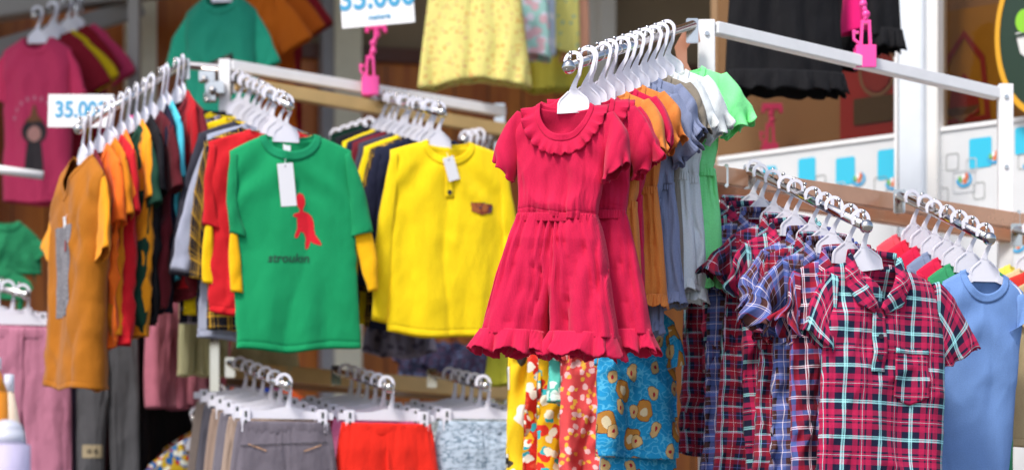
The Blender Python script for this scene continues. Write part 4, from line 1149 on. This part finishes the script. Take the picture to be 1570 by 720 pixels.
items = [(.05 + .15 * i, 'shorts', f'{nm} shorts', shf(fabric(hx, 0, .45), 200 + i % 3, None, pocketlines if i == 0 else None)) for i, (nm, hx) in enumerate(sh_cols)]
shorts_row(P(440, 591, 6.0), P(352, 556, 6.62), items, 'shorts of the grey row', 'the grey shorts row')
items = [(.05 + .15 * i, 'shorts', f'{nm} shorts', shf(fabric(hx, 0, .45), 203 + i % 3)) for i, (nm, hx) in enumerate([('red', 'e02412'), ('pink', 'c86a94'), ('maroon', '9a1424'), ('navy', '22243c'), ('grey', '77757c'), ('brown', '6b5346')])]
shorts_row(P(597, 594, 6.1), P(515, 568, 6.7), items, 'shorts of the red row', 'the red shorts row', .8)
pr = knitlines('b4c4d4', '4a6478')
items = [(.05 + .15 * i, 'shorts', f'{nm} shorts', shf(m, 206 + i % 3)) for i, (nm, m) in enumerate([('pale blue printed', pr), ('pale grey printed', knitlines('c0c8c8', '5a6a60')), ('pale blue printed', pr), ('off-white printed', knitlines('d0d0cc', '506070')), ('pale blue printed', pr)])]
shorts_row(P(745, 592, 6.2), P(662, 572, 6.8), items, 'shorts of the printed row', 'the printed shorts row')

# ================================================================== TROUSERS, LEFT
def put(name, lab, cat, loc, rz=0, group=None): return thing(name, lab, cat, loc, rz, group)
LT = dict(H=.62, ww=.14, hw=.15, cz=.24, gap=.02, D=.02, fa=.010, lam=.07, gather=.004, wr=.006)
N, F = P(40, 452, 6.7), P(-60, 425, 7.1)
arm(N, F, 'chrome arm holding dusty pink trousers at lower left', [.1, .35, .6])
for i, (nm, hx) in enumerate((('dusty pink', 'b5748c'), ('dusty rose', 'a8687e'), ('mauve', '8c6478'))):
    q = N + (F - N) * (.05 + .22 * i); wide_hanger(q - Vector((0, 0, .111)), radians(12), f'white clip hanger, {ORD[i]} above the dusty pink trousers', 'clip hangers over the pink trousers')
    r = put('trousers', f'{nm} trousers, {ORD[i]} at the lower left edge', 'trousers', q - Vector((0, 0, .105)), radians(12), 'trousers at the lower left edge'); trousers(r, LT, fabric(hx, 0, .5), 220 + i)
r = put('trousers', 'lilac grey trousers beside the dark grey ones', 'trousers', P(122, 505, 6.95), radians(60)); trousers(r, LT, fabric('75688a', 0, .5), 221)
r = put('trousers', 'dark grey trousers with a square knee patch', 'trousers', P(165, 500, 6.8), radians(10)); sf = trousers(r, dict(LT, ww=.092, hw=.098, H=.64, cz=.22), fabric('4c4c50', 0, .5), 225)
poly_decal('patch', rrect(-.045, -.385, .062, .040, .004), sf, plain('beige_patch', '9a8c70', .8), r, .003)
poly_decal('patch_print', rrect(-.055, -.385, .012, .012, .003), sf, plain('patch_ink', '5a5040', .8), r, .0045, .001); poly_decal('patch_print', rrect(-.035, -.385, .012, .012, .003), sf, plain('patch_ink', '5a5040', .8), r, .0045, .001)
for i, (px, hx, nm) in enumerate(((226, '131012', 'black'), (244, '1a1416', 'near-black'), (214, '4a1418', 'dark maroon'))):  # made-up dark trousers standing in for the dark interior opening
    r = put('trousers', f'{nm} trousers added to make the gap behind the pink legs dark', 'trousers', P(px, 430, 6.92 + .03 * i), radians(50), 'trousers added to darken the gap'); trousers(r, LT, fabric(hx, 0, .4), 226)
for i, (px, hx, nm) in enumerate(((248, 'b4687a', 'deep pink'), (268, 'c67e8e', 'rose pink'), (292, 'be7282', 'pink'), (312, 'aa5c6c', 'dark rose'))):
    r = put('leggings', f'{nm} leggings, {["leftmost", "second from left", "third from left", "rightmost"][i]} of the pink leg row', 'leggings', P(px + 10, 440, 6.85 + .05 * i), radians(48), 'pink leggings row')
    trousers(r, dict(LT, H=.375, ww=.075, hw=.07, cz=.13, D=.03, wr=.004), fabric(hx, 0, .5), 230 + i)
for i, (px, hx) in enumerate(((300, 'c8c492'), (318, 'd2cea0'))):
    r = put('leggings', f'pale cream leggings, {["left", "right"][i]} one in front of the pink legs', 'leggings', P(px + 3, 440, 6.75 + .04 * i), radians(30), 'cream leggings'); trousers(r, dict(LT, H=.27, ww=.055, hw=.055, cz=.10, D=.03), fabric(hx, 0, .4), 233 + i)
# green folded tees, far left
r = put('tee_shirt', 'green tee hanging low at the far left edge', 'tee shirt', P(8, 340, 7.5), radians(12)); tee(r, dict(w=[.11, .115, .12, .12], H=.17, nw=.05, nd=.03, sl=.05, sL=.05), fabric('1c7c50', 0, .5), 240)
r = put('tee_shirt', 'small green tee under the first green one at far left', 'tee shirt', P(2, 415, 7.45), radians(8)); tee(r, dict(w=[.08, .085, .085, .09], H=.09, nw=.03, nd=.02, sl=.02, sL=.04), fabric('1c7c50', 0, .5), 241)

# lower-left printed shirts
N, F = P(298, 642, 6.78), P(405, 535, 7.3)
arm(N, F, 'chrome arm holding the printed shirts at lower left', [])
items = []
for i, (nm, m) in enumerate((('yellow floral', printfab('d8b424', ['c83020', '206ab0', 'f0f0e0'], 26)), ('light blue printed', printfab('6ab8dc', ['f0f0f0', '3060a0'], 22)), ('red floral', printfab('b01c2c', ['e8e0d0', 'e0a030'], 26)),
                             ('black', fabric('141418', 0, .5)), ('royal blue', fabric('1c3ca0', 0, .5)), ('green', fabric('1a7a4c', 0, .5)), ('black', fabric('17171b', 0, .5)), ('royal blue', fabric('2444b0', 0, .5)), ('rust orange', fabric('b84812', 0, .5)))):
    def f(root, k, m=m): tee(root, dict(w=[.155, .16, .16, .16], H=.42, nw=.055, nd=.05, sl=.06, D=.02, fa=.008, wr=.008, sL=.12, cw=.10, ah=.14), m, 250 + k % 3)
    items.append((.03 + .11 * i, 'tee_shirt', 'tee shirt', f'{nm} tee', f))
roots = shirt_row(N, F, items, kfac=.6, group='printed tees at lower left', armname='the lower left arm', jit=5)

# foreground goods at the lower left corner
r = put('jar', 'white lidded jar with a lavender label in the lower left corner', 'jar', P(12, 740, 3.6))
bm = bmesh.new(); cyl(bm, (0, 0, -.03), (0, 0, .062), .036, .036, 32); bm_obj('label', bm, printfab('9080b4', ['b8b0cc', '6a5aa0'], 60), r, True)
bm = bmesh.new(); cyl(bm, (0, 0, .063), (0, 0, .085), .030, .026, 32); ball(bm, (0, 0, .085), .026, (1, 1, .7)); bm_obj('lid', bm, plain('white_lid', 'c4c6d2', .4), r, True)
r = put('cone_bottle', 'cream cone-shaped bottle behind the jar at lower left', 'bottle', P(14, 700, 3.9)); bm = bmesh.new(); cyl(bm, (0, 0, -.03), (0, 0, .115), .036, .008, 28); bm_obj('body', bm, plain('cream_plastic', 'dcc8b0', .4), r, True)
bm = bmesh.new(); cyl(bm, (0, 0, .115), (0, 0, .145), .009, .009, 20); bm_obj('cap', bm, plain('white_lid', 'c4c6d2', .4), r, True)
r = put('juice_bottle', 'orange bottle at the lower left edge', 'bottle', P(-8, 700, 3.8)); bm = bmesh.new(); cyl(bm, (0, 0, -.03), (0, 0, .11), .026, .022, 28); cyl(bm, (0, 0, .11), (0, 0, .15), .022, .008, 28); bm_obj('body', bm, plain('orange_plastic', 'e08a1c', .3), r, True)
bm = bmesh.new(); cyl(bm, (0, 0, .15), (0, 0, .17), .011, .011, 20); bm_obj('cap', bm, plain('white_lid', 'c4c6d2', .4), r, True)
bm = bmesh.new(); box(bm, (P(-40, 0, 3.75).x, 3.75, P(0, 740, 3.6).z - .052), (.5, .7, .03)); o = bm_obj('shelf', bm, WHITEM, None, False, .003); tag(o, 'white shelf just under the jar at lower left', 'shelf')

# ================================================================== PRINTED SETS, LOWER CENTRE RIGHT
N, F = P(985, 418, 5.25), P(800, 405, 5.85)
arm(N, F, 'chrome arm hidden behind the ruffled hems holding printed sets', [])
BLUEP = motiffab('1e9ad4', '58bce6', [('cc8c3c', .27), ('ecdcb4', .12)], [('dcb87c', .20), ('b42038', .06)], 14)
REDP = printfab('c82418', ['e8b018', '30a8b8', 'e8e0d0', 'd84830'], 20, (.3, .22)); YELP = printfab('e8b010', ['d83020', '30b0b8', 'f0e8d0'], 18, (.28, .2))
YELW = printfab('ecc81c', ['f0f0e8', '3a3430'], 8, (.24, .10)); TEAL = printfab('54b8a8', ['d8ece4'], 18, (.2,)); COR = printfab('d84a4c', ['f0c0c0', 'e8b040'], 34, (.24, .2))
def pset(m, seed, H, w=.11, sl='short'):
    def f(root, k): tee(root, dict(w=[w, w * 1.02, w * 1.04, w * 1.08], H=H, nw=.05, nd=.04, sl=.03, D=.022, fa=.012, wr=.014, sL=.09, sA=10, cw=.07, ah=.13), m, seed)
    return f
items = [(.04, 'printed_shirt', 'shirt', 'blue printed shirt', pset(BLUEP, 260, .35, .094)), (.30, 'printed_shirt', 'shirt', 'coral floral shirt', pset(COR, 261, .50)), (.38, 'printed_shirt', 'shirt', 'teal printed shirt', pset(TEAL, 262, .25)),
         (.46, 'printed_shirt', 'shirt', 'yellow and red printed shirt', pset(YELP, 263, .50)), (.56, 'printed_shirt', 'shirt', 'red and yellow printed shirt', pset(REDP, 264, .5)), (.74, 'printed_shirt', 'shirt', 'yellow shirt with white patches', pset(YELW, 265, .46))]
roots = shirt_row(N, F, items, kfac=.55, group='printed shirts under the ruffled hems', armname='the printed set arm', jit=8)
loc = roots[0].location.copy(); r = put('printed_shorts', 'blue printed shorts hanging under the blue printed shirt', 'shorts', loc + Vector((.004, .025, -.33)), roots[0].rotation_euler[2]); trousers(r, dict(H=.3, ww=.092, hw=.105, cz=.18, D=.018, fa=.005, wr=.006), BLUEP, 270)

# ================================================================== UPPER BACKGROUND GARMENTS
N, F = P(54, 24, 7.9), P(120, 2, 8.3)
arm(N, F, 'dull arm with pegs holding the pink tee at upper left', [.1 + .15 * i for i in range(6)])
def pinkt(root, k):
    sf, p = tee(root, dict(w=[.125, .125, .125, .13], H=.58, nw=.06, nd=.06, sl=.04, D=.04, fa=.008, sL=.15, cw=.13, sA=26, ah=.17), fabric('cf3c66', 0, .35), 281, fabric('e2406c', 0, .35))
    K = plain('print_black', '2c2226', .7); SK = plain('print_skin', 'c08a80', .7); BR = plain('print_brown', '7c4a28', .7)
    c = -.36
    poly_decal('print_dress', [(-.03, c - .12), (.04, c - .12), (.03, c - .02), (-.02, c - .02)], sf, K, root, .002)
    poly_decal('print_hair', [(.005 + .045 * cos(a), c + .02 + .045 * sin(a)) for a in np.linspace(0, 2 * pi, 20)], sf, K, root, .0035)
    poly_decal('print_face', [(.005 + .026 * cos(a), c + .012 + .028 * sin(a)) for a in np.linspace(0, 2 * pi, 16)], sf, SK, root, .005)
    poly_decal('print_hat', [(-.03, c + .055), (.04, c + .055), (.02, c + .075), (.005, c + .12), (-.01, c + .075)], sf, BR, root, .005)
    for a in np.linspace(radians(20), radians(160), 9): poly_decal('print_spark', rrect(.005 + .085 * cos(a), c + .04 + .10 * sin(a), .010, .014, .003), sf, plain('print_pale', 'd08098', .7), root, .002)
items = [(.05, 'tee_shirt', 'tee shirt', 'pink tee with printed girl figure', pinkt), (.3, 'tee_shirt', 'tee shirt', 'maroon tee', mk('', '8c1428', 282, 'short', None, dict(w=[.125, .125, .125, .13], sL=.15, cw=.12))), (.5, 'tee_shirt', 'tee shirt', 'yellow tee', mk('', 'd8b810', 283, 'short', None, dict(w=[.125, .125, .125, .13], sL=.15, cw=.12))),
         (.75, 'tee_shirt', 'tee shirt', 'dark red tee', mk('', '8c1020', 282, 'short', None, dict(w=[.12, .12, .12, .12], sL=.13, cw=.12))), (.95, 'tee_shirt', 'tee shirt', 'pink tee with pale shoulder', mk('', 'd4406c', 283, 'short', None, dict(w=[.125, .125, .125, .13], sL=.15, cw=.12)))]
shirt_row(N, F, items, kfac=.8, group='tees under the upper left rail', armname='the pink tee arm', jit=4)
N, F = P(335, -40, 7.5), P(430, -85, 8.2)
arm(N, F, 'arm out of sight above the teal tee', [])
def teal(root, k):
    sf, p = tee(root, dict(w=[.125, .125, .125, .13], H=.58, nw=.065, nd=.06, sl=.05, D=.05, fa=.008, sL=.17, cw=.13, sA=27, ah=.19), fabric('1b8a70', 0, .35), 291, fabric('23a080', 0, .35))
    poly_decal('chest_print', [(-.05, -.24), (.05, -.20), (.06, -.34), (-.03, -.36)], sf, printfab('3a3836', ['7a6a60', '1c1c1e'], 60), root, .002)
items = [(.05, 'tee_shirt', 'tee shirt', 'teal tee with dark chest print', teal), (.45, 'tee_shirt', 'tee shirt', 'orange tee', mk('', 'c8640c', 292, 'short', None, dict(w=[.125, .125, .125, .13], sL=.17, cw=.13, H=.6))), (.62, 'tee_shirt', 'tee shirt', 'burnt orange tee', mk('', 'c05c0c', 293, 'short', None, dict(w=[.125, .125, .125, .13], sL=.17, cw=.13, H=.6))),
         (.8, 'tee_shirt', 'tee shirt', 'maroon tee', mk('', '8c1420', 292, 'short', None, dict(w=[.125, .125, .125, .13], sL=.17, cw=.13, H=.6)))]
shirt_row(N, F, items, kfac=.7, group='tees beside the teal tee', armname='the teal tee arm', jit=3)
# yellow skirts
YD = dotfab('dcd27c', ['d09a48', 'c87868'], 32, .13)
for nm, lab, loc, w0, w1, H, m, rz, sd in (('skirt', 'pale yellow dotted skirt hanging beyond the price sign', P(728, -100, 7.2), .12, .185, .49, YD, 0, 300), ('skirt', 'mint and white printed skirt beside the pale yellow one', P(812, -110, 7.4), .05, .065, .44, printfab('a8d8d0', ['e8e4f0', 'e0b8c0'], 22), radians(20), 301),
                                       ('skirt', 'white and blue printed skirt between the mint and yellow ones', P(826, -110, 7.5), .05, .06, .43, printfab('c8d8e8', ['f0f0f4'], 22), radians(20), 304),
                                       ('skirt', 'pale yellow speckled skirt at the right of the pale row', P(862, -110, 7.6), .05, .065, .42, dotfab('e0d878', ['88b0a0'], 26, .12), radians(10), 302), ('skirt', 'plain pale yellow skirt lowest and farthest of the pale row', P(835, -100, 7.8), .13, .16, .54, fabric('d2c850', 0, .4), 0, 303),
                                       ('skirt', 'coral pink skirt edge beside the yellow speckled skirt', P(880, -110, 7.7), .04, .05, .46, fabric('e8a888', 0, .4), radians(10), 305)):
    r = put(nm, lab, 'skirt', loc, rz, 'pale skirts hanging high in the middle'); skirt(r, w0, w1, H, m, sd, fa=.018, lam=.08)
# black ruffled shorts
BK = fabric('101014', 0, .5)
r = put('ruffled_shorts', 'black ruffled shorts hanging behind the white top bar', 'shorts', P(1203, -70, 6.05), radians(8)); skirt(r, .145, .165, .345, BK, 310, True, .012, .07, .035)
r = put('ruffled_shorts', 'second black ruffled shorts beside the white column', 'shorts', P(1345, -90, 6.2), radians(14)); skirt(r, .055, .07, .27, BK, 311, True, .010, .06, .03)
r = put('magenta_shorts', 'magenta shorts edge between the two black ruffled shorts', 'shorts', P(1311, -80, 6.15), radians(14)); skirt(r, .025, .035, .245, fabric('e01070', 0, .4), 312)
r = put('ruffled_shorts', 'black shorts lowest behind the pink clip', 'shorts', P(1275, -70, 6.25), radians(8)); skirt(r, .06, .07, .33, BK, 313, False, .012, .06, .03)

# low background goods in the middle
for i, (px, py, w_, H, hx, nm) in enumerate(((648, 520, .07, .17, '20243c', 'navy'), (690, 525, .07, .17, '2a2c48', 'dark blue'), (728, 530, .05, .16, '303048', 'slate blue'))):
    r = put('folded_shirt', f'{nm} printed shirt, {["leftmost", "middle", "rightmost"][i]} of three above the gold rail', 'shirt', P(px, py, 7.5), radians(10), 'dark shirts above the gold rail'); tee(r, dict(w=[w_ * 1.1, w_ * 1.2, w_ * 1.2, w_ * 1.2], H=H, nw=.03, nd=.02, sl=.02, sL=.05, cw=.06, ah=.08), printfab(hx, ['505878', '40304a'], 40), 320)
r = put('scarf', 'grey rumpled scarf below the yellow henley hem', 'scarf', P(612, 500, 6.8), 0); skirt(r, .10, .115, .08, printfab('8a8494', ['5c5668'], 30), 322, fa=.02, lam=.04, D=.05)
r = put('skirt', 'lime yellow skirt edge behind the crimson ruffle', 'skirt', P(785, 470, 6.3), 0); skirt(r, .05, .08, .21, fabric('b8b838', 0, .4), 323)
r = put('skirt', 'cream cloth just below the green tee hem', 'skirt', P(405, 500, 6.9), 0); skirt(r, .09, .11, .15, fabric('b8ac80', 0, .4), 324)

# ================================================================== PRICE SIGNS AND CLIPS
BLUET = plain('sign_blue', '3fa0cc', .5)
def price_sign(label, c, rz, roll, wd, ht, size, small=True):
    t = thing('price_sign', label, 'price sign', c, rz); t.rotation_euler = (0, roll, rz)
    bm = bmesh.new(); box(bm, (0, 0, 0), (wd, .002, ht)); bm_obj('card', bm, CARD, t, bevel=.0004)
    tm = text_mesh('35.000', size, BLUET, bold=size * .028, sx=.88); tm.transform(Matrix.Translation((0, -.0018, ht * .02))); link('price', tm, parent=t)
    if small:
        tm = text_mesh('makeria', size * .22, BLUET, bold=.0004, shear=.2); tm.transform(Matrix.Translation((.004, -.0018, -ht * .34))); link('small_print', tm, parent=t)
    return t
price_sign('upper white price card above the left rack bar', P(578, -2, 6.75), radians(-6), radians(-3.5), .225, .165, .098)
price_sign('lower white price card beside the pink tee at left', P(124, 170, 6.75), radians(-6), radians(1.5), .205, .100, .068, False)
def clip_holder(label, base, top, rz=0):
    base = Vector(base); top = Vector(top); h = top - base; t = thing('sign_clip', label, 'sign clip', base, rz, 'pink sign clips')
    bm = bmesh.new(); box(bm, (0, -.020, 0), (.052, .006, .058)); box(bm, (0, .020, 0), (.052, .006, .05)); box(bm, (0, 0, .026), (.052, .04, .006)); bm_obj('clamp', bm, PINKP, t, bevel=.0015)
    bm = bmesh.new()
    for s in (-1, 1): beam(bm, (s * .012, -.012, .028), (s * .009, -.012, .085), .008, .012, Vector((0, 1, 0)))
    box(bm, (0, -.012, .088), (.026, .012, .010)); bm_obj('handle', bm, PINKP, t, bevel=.001)
    bm = bmesh.new(); strip(bm, [(-.012, .03), (-.030, .045), (-.030, .068)], [.006, .006, .008], -.016, -.006); box(bm, (-.026, -.012, .062), (.016, .010, .006)); bm_obj('lever', bm, PINKP, t)
    bm = bmesh.new(); n = max(2, int((h.z - .11) / .022)); last = Vector((0, -.012, .09))
    for k in range(n):
        c = Vector((h.x * (k + 1) / n + .003 * (-1) ** k, -.012, .095 + (h.z - .11) * (k + .5) / n)); ball(bm, c, .0105, (1, .9, 1.0)); cyl(bm, last, c, .0065, .0065, 12); last = c
    bm_obj('stem', bm, PINKP, t, True)
    bm = bmesh.new(); box(bm, (h.x, -.012, h.z), (.064, .022, .018)); box(bm, (h.x - .028, -.012, h.z - .012), (.012, .020, .016)); box(bm, (h.x + .028, -.012, h.z - .012), (.012, .020, .016)); cyl(bm, last, (h.x, -.012, h.z), .009, .012); bm_obj('jaw', bm, PINKP, t, bevel=.0012)
clip_holder('hot pink clip holding the upper price card on the left bar', P(568, 133, 6.93), P(577, 42, 6.93))
clip_holder('hot pink clip on the right rack top bar', P(1326, 89, 5.655), P(1322, -40, 5.655))
bm = bmesh.new(); box(bm, P(206, 186, 6.72), (.04, .03, .03)); cyl(bm, P(206, 190, 6.72), P(206, 215, 6.72), .008); o = bm_obj('sign_clip', bm, PINKP); tag(o, 'hot pink clip under the lower left price card', 'sign clip', 'pink sign clips')
clip_holder('faded pink clip inside the shop behind the black shorts', P(1180, 235, 7.08), P(1183, 165, 7.08))
